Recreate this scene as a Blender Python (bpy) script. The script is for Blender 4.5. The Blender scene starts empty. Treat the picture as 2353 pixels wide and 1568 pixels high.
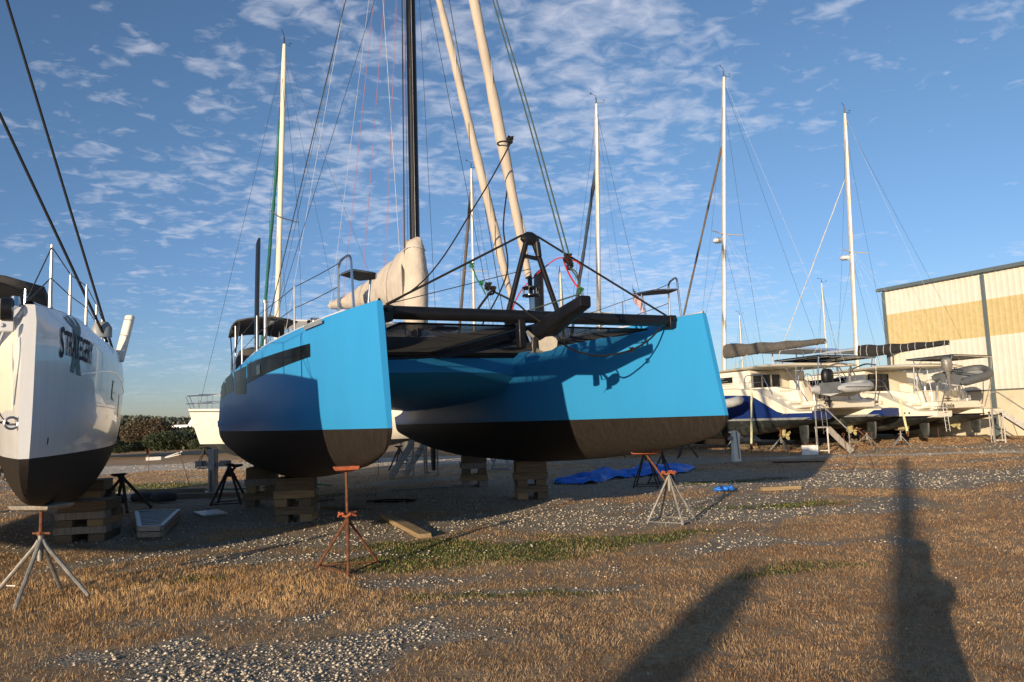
import bpy, math, random
import numpy as np
from mathutils import Vector, Matrix
random.seed(7); rng = np.random.default_rng(7)
C = bpy.context.scene.collection
R = math.radians

# ------------------------------------------------------------------ camera, sky, sun, exposure
SUN_AZ, SUN_EL = R(27.5), R(9.2)          # direction the light travels: azimuth from +Y towards +X
cam_h = 1.75
p_, r_ = R(5.974), math.atan(.035)
fw = Vector((0, math.cos(p_), math.sin(p_))); up0 = Vector((0, -math.sin(p_), math.cos(p_))); rt0 = Vector((1, 0, 0))
rt = math.cos(r_)*rt0 - math.sin(r_)*up0; up = math.sin(r_)*rt0 + math.cos(r_)*up0
cd = bpy.data.cameras.new('camera'); cam = bpy.data.objects.new('camera', cd); C.objects.link(cam)
cam.matrix_world = Matrix(((rt.x, up.x, -fw.x, 0), (rt.y, up.y, -fw.y, 0), (rt.z, up.z, -fw.z, cam_h), (0, 0, 0, 1)))
cd.sensor_width = 36; cd.lens = 1700/2353*36; cd.clip_start = .05; cd.clip_end = 9000
bpy.context.scene.camera = cam
sc = bpy.context.scene
sc.view_settings.view_transform = 'Standard'; sc.view_settings.look = 'None'
sc.view_settings.exposure = 0.25; sc.view_settings.gamma = 1
sc.cycles.max_bounces = 8; sc.cycles.transparent_max_bounces = 16
sl = bpy.data.lights.new('sun', 'SUN'); sl.energy = 5.0; sl.angle = R(.5); sl.color = (1, .80, .56)
so = bpy.data.objects.new('sun', sl); C.objects.link(so)
d_ = Vector((math.sin(SUN_AZ)*math.cos(SUN_EL), math.cos(SUN_AZ)*math.cos(SUN_EL), -math.sin(SUN_EL)))
so.rotation_euler = d_.to_track_quat('-Z', 'Y').to_euler(); so.location = (-20, -40, 12)

def nd(nt, typ, **kw):
    n = nt.nodes.new(typ)
    for k, v in kw.items():
        if k.startswith('i_'):
            n.inputs[k[2:].replace('_', ' ')].default_value = v
        else: setattr(n, k, v)
    return n
def L(nt, a, b): nt.links.new(a, b)
def mth(nt, op, a, b=None, clamp=False):
    n = nt.nodes.new('ShaderNodeMath'); n.operation = op; n.use_clamp = clamp
    for i, s in enumerate((a, b)):
        if s is None: continue
        if isinstance(s, (int, float)): n.inputs[i].default_value = s
        else: nt.links.new(s, n.inputs[i])
    return n.outputs[0]
def ramp(nt, fac, pts):
    n = nt.nodes.new('ShaderNodeValToRGB'); cr = n.color_ramp
    while len(cr.elements) < len(pts): cr.elements.new(.5)
    for e, (p, c) in zip(cr.elements, pts):
        e.position = p; e.color = (c, c, c, 1) if isinstance(c, (int, float)) else (*c, 1)
    nt.links.new(fac, n.inputs[0]); return n.outputs[0]
def mixc(nt, fac, a, b, blend='MIX'):
    n = nt.nodes.new('ShaderNodeMix'); n.data_type = 'RGBA'; n.blend_type = blend
    for s, k in ((fac, 0), (a, 6), (b, 7)):
        if isinstance(s, (int, float)): n.inputs[k].default_value = s
        elif isinstance(s, tuple): n.inputs[k].default_value = (*s, 1)
        else: nt.links.new(s, n.inputs[k])
    return n.outputs[2]

W = bpy.data.worlds.new('World'); sc.world = W; W.use_nodes = True
nt = W.node_tree; nt.nodes.clear()
sky = nd(nt, 'ShaderNodeTexSky', sky_type='NISHITA', sun_disc=False, sun_elevation=SUN_EL, sun_rotation=SUN_AZ + math.pi,
         altitude=0, air_density=1.0, dust_density=.35, ozone_density=3.0)
tc = nd(nt, 'ShaderNodeTexCoord'); sp = nd(nt, 'ShaderNodeSeparateXYZ'); L(nt, tc.outputs['Generated'], sp.inputs[0])
dz = mth(nt, 'ADD', sp.outputs[2], .10)
px = mth(nt, 'DIVIDE', sp.outputs[0], dz); py = mth(nt, 'DIVIDE', sp.outputs[1], dz)
cb = nd(nt, 'ShaderNodeCombineXYZ'); L(nt, px, cb.inputs[0]); L(nt, py, cb.inputs[1])
# high altocumulus: small ripples gathered in larger fields
mp = nd(nt, 'ShaderNodeMapping'); mp.inputs['Scale'].default_value = (1.0, 1.25, 1); mp.inputs['Rotation'].default_value = (0, 0, R(-18)); L(nt, cb.outputs[0], mp.inputs[0])
n1 = nd(nt, 'ShaderNodeTexNoise', i_Scale=4.6, i_Detail=9, i_Roughness=.56, i_Distortion=.3); L(nt, mp.outputs[0], n1.inputs['Vector'])
n2 = nd(nt, 'ShaderNodeTexNoise', i_Scale=.55, i_Detail=3, i_Roughness=.5); L(nt, mp.outputs[0], n2.inputs['Vector'])
n3 = nd(nt, 'ShaderNodeTexNoise', i_Scale=15, i_Detail=6, i_Roughness=.55, i_Distortion=.6); L(nt, mp.outputs[0], n3.inputs['Vector'])
azim = mth(nt, 'DIVIDE', sp.outputs[0], mth(nt, 'MAXIMUM', sp.outputs[1], .05))       # tan of azimuth
fld = ramp(nt, mth(nt, 'MULTIPLY_ADD', azim, .5), [(0, .42), (.18, .46), (.36, .66), (.60, .86), (.68, .50), (.88, .16)])
fld.node.inputs[0].links[0].from_node.inputs[2].default_value = .5
dens = mth(nt, 'ADD', mth(nt, 'MULTIPLY', n1.outputs[0], .58), mth(nt, 'MULTIPLY', n3.outputs[0], .42))
dens = mth(nt, 'ADD', dens, mth(nt, 'MULTIPLY', mth(nt, 'SUBTRACT', n2.outputs[0], .5), .42))
dens = mth(nt, 'ADD', dens, mth(nt, 'MULTIPLY', mth(nt, 'SUBTRACT', fld, .6), .24))
cm = ramp(nt, dens, [(0, 0), (.50, 0), (.60, .30), (.74, .56)])
cfade = ramp(nt, sp.outputs[2], [(0, 0), (.05, .45), (.16, .9), (1, 1)])
cm = mth(nt, 'MULTIPLY', cm, cfade)
hs = nd(nt, 'ShaderNodeHueSaturation', i_Saturation=.98, i_Value=1.0); L(nt, sky.outputs[0], hs.inputs['Color'])
skyc = mixc(nt, 1.0, hs.outputs[0], ramp(nt, sp.outputs[2], [(0, (.98, 1.0, 1.33)), (.12, (1.0, 1.05, 1.33)), (.35, (1.12, 1.17, 1.28)), (1, (1.2, 1.2, 1.25))]), 'MULTIPLY')
skyc = mixc(nt, 1.0, skyc, ramp(nt, mth(nt, 'ADD', mth(nt, 'MULTIPLY', azim, .5), .5), [(.05, (.91, .92, .94)), (.35, (.97, .98, .99)), (.6, (1.06, 1.05, 1.03))]), 'MULTIPLY')
shade = ramp(nt, n3.outputs[0], [(.35, (4.8, 5.3, 6.5)), (.65, (7.6, 7.5, 8.0))])
col = mixc(nt, cm, skyc, shade)
bg = nd(nt, 'ShaderNodeBackground', i_Strength=.105); L(nt, col, bg.inputs[0])
wo = nd(nt, 'ShaderNodeOutputWorld'); L(nt, bg.outputs[0], wo.inputs[0])

# ------------------------------------------------------------------ helpers
def tag(o, label=None, cat=None, group=None, kind=None):
    if label: o['label'] = label
    if cat: o['category'] = cat
    if group: o['group'] = group
    if kind: o['kind'] = kind
    return o
def empty(name, label, cat, loc=(0, 0, 0), rz=0, group=None):
    o = bpy.data.objects.new(name, None); C.objects.link(o); o.location = loc; o.rotation_euler = (0, 0, rz)
    o.empty_display_size = .3
    return tag(o, label, cat, group)

class G:
    def __init__(s): s.v = []; s.f = []; s.m = []
    def add(s, vs, fs, m=0):
        b = len(s.v); s.v += [tuple(p) for p in vs]; s.f += [tuple(b+i for i in f) for f in fs]; s.m += [m]*len(fs); return s
    def hexa(s, p, m=0):
        return s.add(p, [(3, 2, 1, 0), (4, 5, 6, 7), (0, 1, 5, 4), (1, 2, 6, 5), (2, 3, 7, 6), (3, 0, 4, 7)], m)
    def box(s, c, d, rz=0, m=0, M=None):
        x, y, z = d[0]/2, d[1]/2, d[2]/2; p = [(-x, -y, -z), (x, -y, -z), (x, y, -z), (-x, y, -z), (-x, -y, z), (x, -y, z), (x, y, z), (-x, y, z)]
        q = M if M is not None else Matrix.Rotation(rz, 3, 'Z'); c = Vector(c)
        return s.hexa([c + q @ Vector(t) for t in p], m)
    def bar(s, a, b, w, h, m=0, upv=(0, 0, 1)):     # rectangular bar from a to b, w sideways, h along up
        a = Vector(a); b = Vector(b); d = (b-a).normalized(); u = Vector(upv)
        x = d.cross(u)
        if x.length < 1e-4: x = d.cross(Vector((1, 0, 0)))
        x.normalize(); z = x.cross(d)
        q = [x*i*w/2 + z*j*h/2 for i, j in ((-1, -1), (1, -1), (1, 1), (-1, 1))]
        return s.hexa([a+t for t in q] + [b+t for t in q], m)
    def tube(s, pts, r, n=8, m=0, caps=True, sq=1.0):
        P = [Vector(p) for p in pts]; k = len(P); rr = r if isinstance(r, (list, tuple)) else [r]*k
        t0 = (P[1]-P[0]).normalized(); a = t0.cross(Vector((0, 0, 1)))
        if a.length < 1e-3: a = t0.cross(Vector((0, 1, 0)))
        a.normalize(); vs = []
        for i in range(k):
            t = (P[min(i+1, k-1)]-P[max(i-1, 0)])
            t = t.normalized() if t.length > 1e-9 else t0
            a = (a - t*a.dot(t)).normalized(); b = t.cross(a)
            vs += [P[i] + (a*math.cos(q)*sq + b*math.sin(q))*rr[i] for q in [2*math.pi*j/n for j in range(n)]]
        fs = [(i*n+j, i*n+(j+1) % n, (i+1)*n+(j+1) % n, (i+1)*n+j) for i in range(k-1) for j in range(n)]
        if caps: fs += [tuple(range(n-1, -1, -1)), tuple((k-1)*n+j for j in range(n))]
        return s.add(vs, fs, m)
    def loft(s, rings, m=0, caps=True, closed=True):
        n = len(rings[0]); vs = [p for r in rings for p in r]; k = len(rings); e = n if closed else n-1
        fs = [(i*n+j, i*n+(j+1) % n, (i+1)*n+(j+1) % n, (i+1)*n+j) for i in range(k-1) for j in range(e)]
        if caps and closed: fs += [tuple(range(n-1, -1, -1)), tuple((k-1)*n+j for j in range(n))]
        return s.add(vs, fs, m)
    def prism(s, poly, axis, a, b, m=0):            # poly of 2D points extruded along axis 0/1/2 from a to b
        def P(q, t): l = list(q); l.insert(axis, t); return tuple(l)
        n = len(poly)
        return s.add([P(q, a) for q in poly] + [P(q, b) for q in poly],
                     [tuple(range(n-1, -1, -1)), tuple(range(n, 2*n))] + [(i, (i+1) % n, n+(i+1) % n, n+i) for i in range(n)], m)
    def grid(s, rows, m=0):
        return s.loft(rows, m, caps=False, closed=False)
    def build(s, name, mats, parent=None, smooth=True, ang=38, bevel=0, solid=0, loc=None):
        me = bpy.data.meshes.new(name); me.from_pydata(s.v, [], s.f)
        ms = mats if isinstance(mats, (list, tuple)) else [mats]
        for x in ms: me.materials.append(x)
        if len(ms) > 1: me.polygons.foreach_set('material_index', s.m)
        if smooth:
            me.polygons.foreach_set('use_smooth', [True]*len(me.polygons))
            try: me.set_sharp_from_angle(angle=R(ang))
            except Exception: pass
        me.validate(); me.update()
        bm_ = None
        import bmesh
        bm_ = bmesh.new(); bm_.from_mesh(me); bmesh.ops.recalc_face_normals(bm_, faces=bm_.faces); bm_.to_mesh(me); bm_.free()
        o = bpy.data.objects.new(name, me); C.objects.link(o)
        if parent: o.parent = parent
        if loc: o.location = loc
        if solid:
            md = o.modifiers.new('solid', 'SOLIDIFY'); md.thickness = solid; md.offset = 0
        if bevel:
            md = o.modifiers.new('bevel', 'BEVEL'); md.width = bevel; md.segments = 2; md.limit_method = 'ANGLE'
        return o

def copy_tree(o, parent=None):
    c = o.copy(); C.objects.link(c); c.parent = parent
    for ch in list(o.children): copy_tree(ch, c)
    return c

def crv(xs, ys):
    "smooth interpolation through points (monotone-ish cubic)"
    xs = np.array(xs, float); ys = np.array(ys, float); h = np.diff(xs); dl = np.diff(ys)/h
    m = np.zeros(len(xs)); m[0] = dl[0]; m[-1] = dl[-1]
    for i in range(1, len(xs)-1):
        m[i] = 0 if dl[i-1]*dl[i] <= 0 else (h[i-1]+h[i])/(h[i]/dl[i-1] + h[i-1]/dl[i])
    def f(x):
        x = min(max(x, xs[0]), xs[-1]); i = min(max(int(np.searchsorted(xs, x))-1, 0), len(xs)-2); t = (x-xs[i])/h[i]
        return float((2*t**3-3*t*t+1)*ys[i] + (t**3-2*t*t+t)*h[i]*m[i] + (-2*t**3+3*t*t)*ys[i+1] + (t**3-t*t)*h[i]*m[i+1])
    return f

class Hull:
    def __init__(s, B, ZK, ZS, wl, length, u0=.5, p=2.2, fl=.10, rake=.3, tr=0, ta=.5):
        s.tr = tr; s.ta = ta
        s.B = crv(*zip(*B)); s.ZK = crv(*zip(*ZK)); s.ZS = crv(*zip(*ZS)); s.wl = wl; s.len = length
        s.u0 = u0; s.p = p; s.fl = fl; s.rake = rake
    def hb(s, y, z):
        zk, zs = s.ZK(y), s.ZS(y); u = min(max((z-zk)/(zs-zk), 0), 1)
        q = (1-(1-min(u/s.u0, 1))**s.p)**(1/s.p)
        if s.tr and u > 1-s.tr: q *= math.sqrt(max(0, 1-((u-1+s.tr)/s.tr)**2*s.ta))
        return s.B(y)*q*(1-s.fl*(1-u)) + .004
    def ysh(s, y, z):
        zs = s.ZS(y); k = max(0, 1-y/1.6)
        if z > s.wl: return s.rake*(z-s.wl)/(zs-s.wl)*k
        return ((s.wl-z)/(s.wl-s.ZK(y)))**2*.22*k*k
    def pt(s, y, z, side, off=0):
        b = s.hb(y, z); e = .01
        db = (s.hb(y+e, z)-s.hb(y-e, z))/(2*e) if y > e else 0
        return (side*(b+off), y+s.ysh(y, z)-off*db, z)
    def ys(s, n=46):
        return [s.len*(i/(n-1))**1.35 for i in range(n)]
    def zrow(s, y, nb=9, na=9):
        zk, zs = s.ZK(y), s.ZS(y); wl = min(s.wl, zs-.02)
        return [zk+(wl-zk)*(i/nb)**1.7 for i in range(nb)] + [wl+(zs-wl)*i/na for i in range(na+1)], nb
    def mesh(s, g, cx, top=0, bot=1, nb=9, na=9):
        rings = []
        for y in s.ys():
            zz, _ = s.zrow(y, nb, na)
            r = [(lambda q: (cx+q[0], q[1], q[2]))(s.pt(y, z, -1)) for z in reversed(zz[1:])]
            r.append((cx, y+s.ysh(y, zz[0]), zz[0]))
            r += [(lambda q: (cx+q[0], q[1], q[2]))(s.pt(y, z, 1)) for z in zz[1:]]
            rings.append(r)
        n = len(rings[0]); base = len(g.v); k = len(rings); g.v += [p for r in rings for p in r]
        for i in range(k-1):
            for j in range(n-1):
                zm = abs(j+.5-(n-1)/2)      # distance from keel in rows
                g.f.append((base+i*n+j, base+(i+1)*n+j, base+(i+1)*n+j+1, base+i*n+j+1)); g.m.append(bot if zm < nb else top)
        # transom split at waterline
        r = [base+(k-1)*n+j for j in range(n)]; mid = (n-1)//2
        g.f.append(tuple(r[mid-nb:mid+nb+1])); g.m.append(bot)
        g.f.append(tuple(r[:mid-nb+1]+r[mid+nb:])); g.m.append(top)
        # bow closing strip
        r = [base+j for j in range(n)]
        for j in range(mid):
            g.f.append((r[j], r[j+1], r[n-2-j], r[n-1-j])); g.m.append(top if mid-j > nb else bot)
        return g
    def deck(s, g, cx, inset=.012, zo=.0, m=0, y1=None):
        rows = []
        for y in s.ys():
            if y1 and y > y1: break
            z = s.ZS(y)+zo; b = max(s.hb(y, s.ZS(y))-inset, .004); yy = y+s.ysh(y, s.ZS(y))+inset*(1 if y < .01 else 0)
            rows.append([(cx+b*t, yy, z+.03*(1-t*t)) for t in (-1, -.5, 0, .5, 1)])
        return g.grid(rows, m)
    def patch(s, g, cx, side, quad, off=.004, nu=14, nv=4, m=0):
        "quad = (y,z) corners: lower fore, lower aft, upper aft, upper fore"
        (a, b, c, d) = quad; rows = []
        for i in range(nu+1):
            t = i/nu; r = []
            for j in range(nv+1):
                q = j/nv
                y = (a[0]*(1-t)+b[0]*t)*(1-q) + (d[0]*(1-t)+c[0]*t)*q
                z = (a[1]*(1-t)+b[1]*t)*(1-q) + (d[1]*(1-t)+c[1]*t)*q
                w = s.pt(y, z, side, off); r.append((cx+w[0], w[1], w[2]))
            rows.append(r)
        return g.grid(rows, m)
# ---- hull forms
HB = Hull(B=[(0, .035), (.5, .17), (1, .30), (2, .50), (3, .66), (5, .86), (7, .94), (10, .96), (13.2, .84)],
          ZK=[(0, 1.42), (.64, 1.29), (1.97, 1.12), (4.5, .90), (6.4, .82), (8.8, .83), (11.5, .98), (13.2, 1.28)],
          ZS=[(0, 3.19), (2.5, 3.14), (5.5, 3.10), (8.8, 2.96), (10.5, 2.80), (11.6, 2.45), (12.4, 2.05), (13.2, 1.93)], wl=1.69, length=13.2, rake=.34, tr=.02, ta=.3)
HS = Hull(B=[(0, .05), (.25, .12), (.6, .21), (1.2, .34), (2.5, .55), (4, .72), (6, .86), (9, .95), (12.5, .85)],
          ZK=[(0, 1.22), (1, 1.08), (2, .98), (4, .78), (6, .68), (9, .72), (12.5, 1.1)],
          ZS=[(0, 2.91), (1, 2.98), (2.5, 3.05), (5, 3.08), (8, 3.0), (10, 2.8), (12.5, 2.0)], wl=1.55, length=12.5, rake=.12, fl=.16, u0=.6, tr=.10, ta=.55)
hsep = 2.43
BO, BR = (.79, 9.38, 0), R(25.9)
SO, SR = (-4.22, 6.40, 0), R(29)
#ENDFORMS

# ------------------------------------------------------------------ materials
def mat(name, col, rough=.5, metal=0, coat=0, var=.12, vs=6.0, bump=0, bs=40, spec=.5, dirt=None, dirt_amt=0, stretch=(1, 1, 1), col2=None):
    m = bpy.data.materials.new(name); m.use_nodes = True; nt = m.node_tree; b = nt.nodes['Principled BSDF']
    b.inputs['Roughness'].default_value = rough; b.inputs['Metallic'].default_value = metal
    b.inputs['Coat Weight'].default_value = coat; b.inputs['Coat Roughness'].default_value = .04
    b.inputs['Specular IOR Level'].default_value = spec
    tc = nd(nt, 'ShaderNodeTexCoord'); mp = nd(nt, 'ShaderNodeMapping'); mp.inputs['Scale'].default_value = stretch; L(nt, tc.outputs['Object'], mp.inputs[0])
    n = nd(nt, 'ShaderNodeTexNoise', i_Scale=vs, i_Detail=5, i_Roughness=.6); L(nt, mp.outputs[0], n.inputs['Vector'])
    c2 = col2 or tuple(c*(1-var*2) for c in col); c1 = tuple(min(1, c*(1+var)) for c in col)
    out = mixc(nt, ramp(nt, n.outputs[0], [(.32, 0), (.68, 1)]), c2, c1)
    if dirt:
        n2 = nd(nt, 'ShaderNodeTexNoise', i_Scale=vs*.6, i_Detail=8, i_Roughness=.7); L(nt, mp.outputs[0], n2.inputs['Vector'])
        out = mixc(nt, mth(nt, 'MULTIPLY', ramp(nt, n2.outputs[0], [(.5, 0), (.72, 1)]), dirt_amt), out, dirt)
    L(nt, out, b.inputs['Base Color'])
    rr = mth(nt, 'ADD', mth(nt, 'MULTIPLY', mth(nt, 'SUBTRACT', n.outputs[0], .5), .25*rough), rough); L(nt, rr, b.inputs['Roughness'])
    if bump:
        n3 = nd(nt, 'ShaderNodeTexNoise', i_Scale=bs, i_Detail=4); L(nt, mp.outputs[0], n3.inputs['Vector'])
        bp = nd(nt, 'ShaderNodeBump', i_Strength=bump, i_Distance=.02); L(nt, n3.outputs[0], bp.inputs['Height']); L(nt, bp.outputs[0], b.inputs['Normal'])
    return m
M = {}
M['blue'] = mat('blue_gelcoat', (.036, .285, .60), .34, coat=.07, spec=.2, var=.016, vs=.9, dirt=(.034, .24, .47), dirt_amt=.28, stretch=(2.2, 2.2, .45))
M['blue'].node_tree.nodes['Principled BSDF'].inputs['IOR'].default_value = 1.27
M['anti'] = mat('black_antifouling', (.025, .0205, .017), .6, var=.15, vs=7, stretch=(4, 4, .5), dirt=(.052, .042, .035), dirt_amt=.45, spec=.2)
M['antiw'] = mat('worn_antifouling', (.025, .030, .030), .5, var=.3, vs=3, dirt=(.16, .17, .15), dirt_amt=.7)
M['white'] = mat('white_gelcoat', (.72, .73, .74), .3, coat=.35, var=.03, vs=1.5, dirt=(.50, .50, .48), dirt_amt=.35, stretch=(5, 5, .5))
M['cream'] = mat('cream_gelcoat', (.80, .75, .63), .45, coat=.1, var=.03, vs=1.5, dirt=(.6, .52, .4), dirt_amt=.3)
M['navy'] = mat('navy_gelcoat', (.008, .028, .15), .45, coat=.1, spec=.3, var=.05)
M['grey'] = mat('grey_band', (.25, .27, .28), .4)
M['carbon'] = mat('black_carbon', (.007, .007, .009), .45, coat=.12, var=.2, spec=.25)
M['blackm'] = mat('black_satin_metal', (.008, .009, .012), .42, metal=0, coat=.12, spec=.3)
M['blackrope'] = mat('black_rope', (.009, .009, .010), .85, bump=.6, bs=160)
M['net'] = mat('black_net', (.035, .034, .033), .8)
M['glass'] = mat('dark_glass', (.012, .013, .015), .12, coat=.1, var=.1, spec=.4)
M['acry'] = mat('smoked_acrylic', (.010, .013, .018), .22, coat=0, spec=.09, var=.35, vs=2.2, stretch=(1, 1, 1), dirt=(.022, .022, .022), dirt_amt=.5)
M['acry'].node_tree.nodes['Principled BSDF'].inputs['IOR'].default_value = 1.16
M['frame'] = mat('alu_frame', (.42, .42, .41), .35, metal=.6)
M['glass'].node_tree.nodes['Principled BSDF'].inputs['IOR'].default_value = 1.22
M['steel'] = mat('stainless', (.62, .62, .62), .22, metal=1, var=.05)
M['galv'] = mat('galvanised', (.30, .29, .27), .5, metal=.35, var=.2, vs=14, dirt=(.25, .2, .15), dirt_amt=.4)
M['rust'] = mat('rusty_steel', (.16, .060, .028), .85, var=.3, vs=22, bump=.3, dirt=(.06, .03, .02), dirt_amt=.7)
M['dsteel'] = mat('dark_painted_steel', (.035, .030, .028), .7, var=.3, vs=14, dirt=(.12, .05, .025), dirt_amt=.5)
M['orange'] = mat('orange_paint', (.42, .11, .045), .7, var=.2, vs=14, dirt=(.3, .12, .06), dirt_amt=.5)
M['canvas'] = mat('beige_canvas', (.54, .475, .40), .9, var=.07, vs=3, bump=1.0, bs=7, stretch=(1, 1, 1))
M['sailc'] = mat('beige_sailcloth', (.50, .43, .35), .85, var=.07, vs=3, bump=.35, bs=16, stretch=(1, 1, .25))
M['greyc'] = mat('grey_canvas', (.060, .058, .057), .9, var=.15, bump=.5, bs=8)
M['greyc2'] = mat('charcoal_canvas', (.10, .092, .082), .9, var=.15, bump=.6, bs=6)
M['blackc'] = mat('black_canvas', (.016, .016, .018), .85, var=.2, bump=.5, bs=8)
M['wood'] = mat('weathered_timber', (.20, .155, .10), .85, var=.2, vs=3.5, bump=.6, bs=10, stretch=(.6, 14, 14), dirt=(.08, .06, .045), dirt_amt=.6)
M['wood2'] = mat('pale_timber', (.36, .26, .14), .8, var=.18, vs=3.5, bump=.5, bs=10, stretch=(.6, 14, 14), dirt=(.15, .10, .06), dirt_amt=.4)
M['woodg'] = mat('silver_grey_timber', (.30, .27, .235), .85, var=.18, vs=3.5, bump=.5, bs=10, stretch=(8, 8, 1), dirt=(.14, .12, .1), dirt_amt=.5)
M['tarp'] = mat('blue_tarp', (.012, .17, .68), .5, var=.2, vs=4, bump=.5, bs=7)
M['tarpw'] = mat('white_tarp', (.66, .64, .58), .8, var=.08, bump=.9, bs=3)
M['alloy'] = mat('mast_alloy', (.66, .62, .54), .4, metal=.25, var=.08, dirt=(.35, .33, .3), dirt_amt=.3)
M['mastw'] = mat('cream_mast_paint', (.72, .66, .52), .4, var=.05)
M['green'] = mat('green_canvas', (.015, .13, .10), .85, var=.1)
M['navyc'] = mat('slate_blue_canvas', (.035, .06, .10), .85)
M['brownc'] = mat('brown_canvas', (.13, .105, .08), .9, var=.15, bump=.5, bs=12)
M['wire'] = mat('rigging_wire', (.05, .055, .06), .5, metal=.3)
M['wirew'] = mat('pale_line', (.55, .56, .56), .7)
M['wirer'] = mat('red_line', (.45, .16, .16), .8)
M['red'] = mat('red_rope', (.55, .02, .02), .8, bump=.6, bs=160)
M['grope1'] = mat('green_rope', (.06, .09, .075), .85, bump=.6, bs=160)
M['grope2'] = mat('dark_green_rope', (.02, .16, .06), .85, bump=.6, bs=160)
M['anchor'] = mat('anchor_steel', (.17, .155, .13), .5, metal=.3, var=.2, vs=9, dirt=(.13, .10, .07), dirt_amt=.6)
M['ink'] = mat('navy_lettering', (.012, .014, .030), .6, spec=.2)
M['ribbon'] = mat('slate_stripe', (.13, .19, .20), .6, spec=.2)
M['ink2'] = mat('dark_lettering', (.03, .03, .03), .5)
M['goldink'] = mat('tan_lettering', (.33, .27, .15), .5)
M['pvc'] = mat('grey_tube', (.45, .46, .46), .55, var=.06)
M['pvcd'] = mat('dark_grey_tube', (.11, .12, .13), .6, var=.1)
M['yel'] = mat('yellow_strap', (.62, .60, .36), .8, var=.1)
M['prop'] = mat('yellow_primer', (.45, .40, .20), .5, var=.1)
M['plastic'] = mat('white_panel', (.80, .79, .74), .5)
M['redflag'] = mat('flag_red', (.50, .03, .035), .8)
M['whiteflag'] = mat('flag_white', (.75, .73, .7), .8)
M['blueflag'] = mat('flag_blue', (.012, .018, .07), .8)
M['metalwall'] = None

def corr(name, col, col2, speck):
    m = bpy.data.materials.new(name); m.use_nodes = True; nt = m.node_tree; b = nt.nodes['Principled BSDF']
    tc = nd(nt, 'ShaderNodeTexCoord'); n = nd(nt, 'ShaderNodeTexNoise', i_Scale=speck, i_Detail=3, i_Roughness=.8); L(nt, tc.outputs['Object'], n.inputs['Vector'])
    n2 = nd(nt, 'ShaderNodeTexNoise', i_Scale=.6, i_Detail=4); L(nt, tc.outputs['Object'], n2.inputs['Vector'])
    c = mixc(nt, ramp(nt, n.outputs[0], [(.42, 0), (.58, 1)]), col, col2); c = mixc(nt, mth(nt, 'MULTIPLY', n2.outputs[0], .18), c, (.35, .32, .25))
    L(nt, c, b.inputs['Base Color']); b.inputs['Roughness'].default_value = .55
    return m
M['panelw'] = corr('cream_ribbed_cladding', (.66, .63, .55), (.70, .67, .60), 1.5)
M['panely'] = corr('tan_translucent_cladding', (.52, .42, .20), (.58, .47, .235), 3)
M['block'] = mat('painted_blockwork', (.62, .56, .42), .8, var=.05, vs=1.2, bump=.3, bs=6, dirt=(.4, .35, .26), dirt_amt=.5)
M['gutter'] = mat('blue_grey_trim', (.10, .135, .155), .5, var=.06)

# ------------------------------------------------------------------ ground masks (world coordinates, metres)
_lat = rng.random((8, 128, 128))
def vn(x, y, s, k=0):
    x = np.asarray(x)/s+50.3; y = np.asarray(y)/s+50.7; xi = np.floor(x).astype(int); yi = np.floor(y).astype(int); fx = x-xi; fy = y-yi
    fx = fx*fx*(3-2*fx); fy = fy*fy*(3-2*fy); T = _lat[k]
    g = lambda a, b: T[a % 128, b % 128]
    return (g(xi, yi)*(1-fx)+g(xi+1, yi)*fx)*(1-fy) + (g(xi, yi+1)*(1-fx)+g(xi+1, yi+1)*fx)*fy
def gs(x, y, cx, cy, sx, sy, rot=0):
    c, s_ = math.cos(R(rot)), math.sin(R(rot)); u = (x-cx)*c+(y-cy)*s_; v = -(x-cx)*s_+(y-cy)*c
    return np.exp(-(u/sx)**2-(v/sy)**2)
def sst(a, b, x): t = np.clip((x-a)/(b-a), 0, 1); return t*t*(3-2*t)
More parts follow.
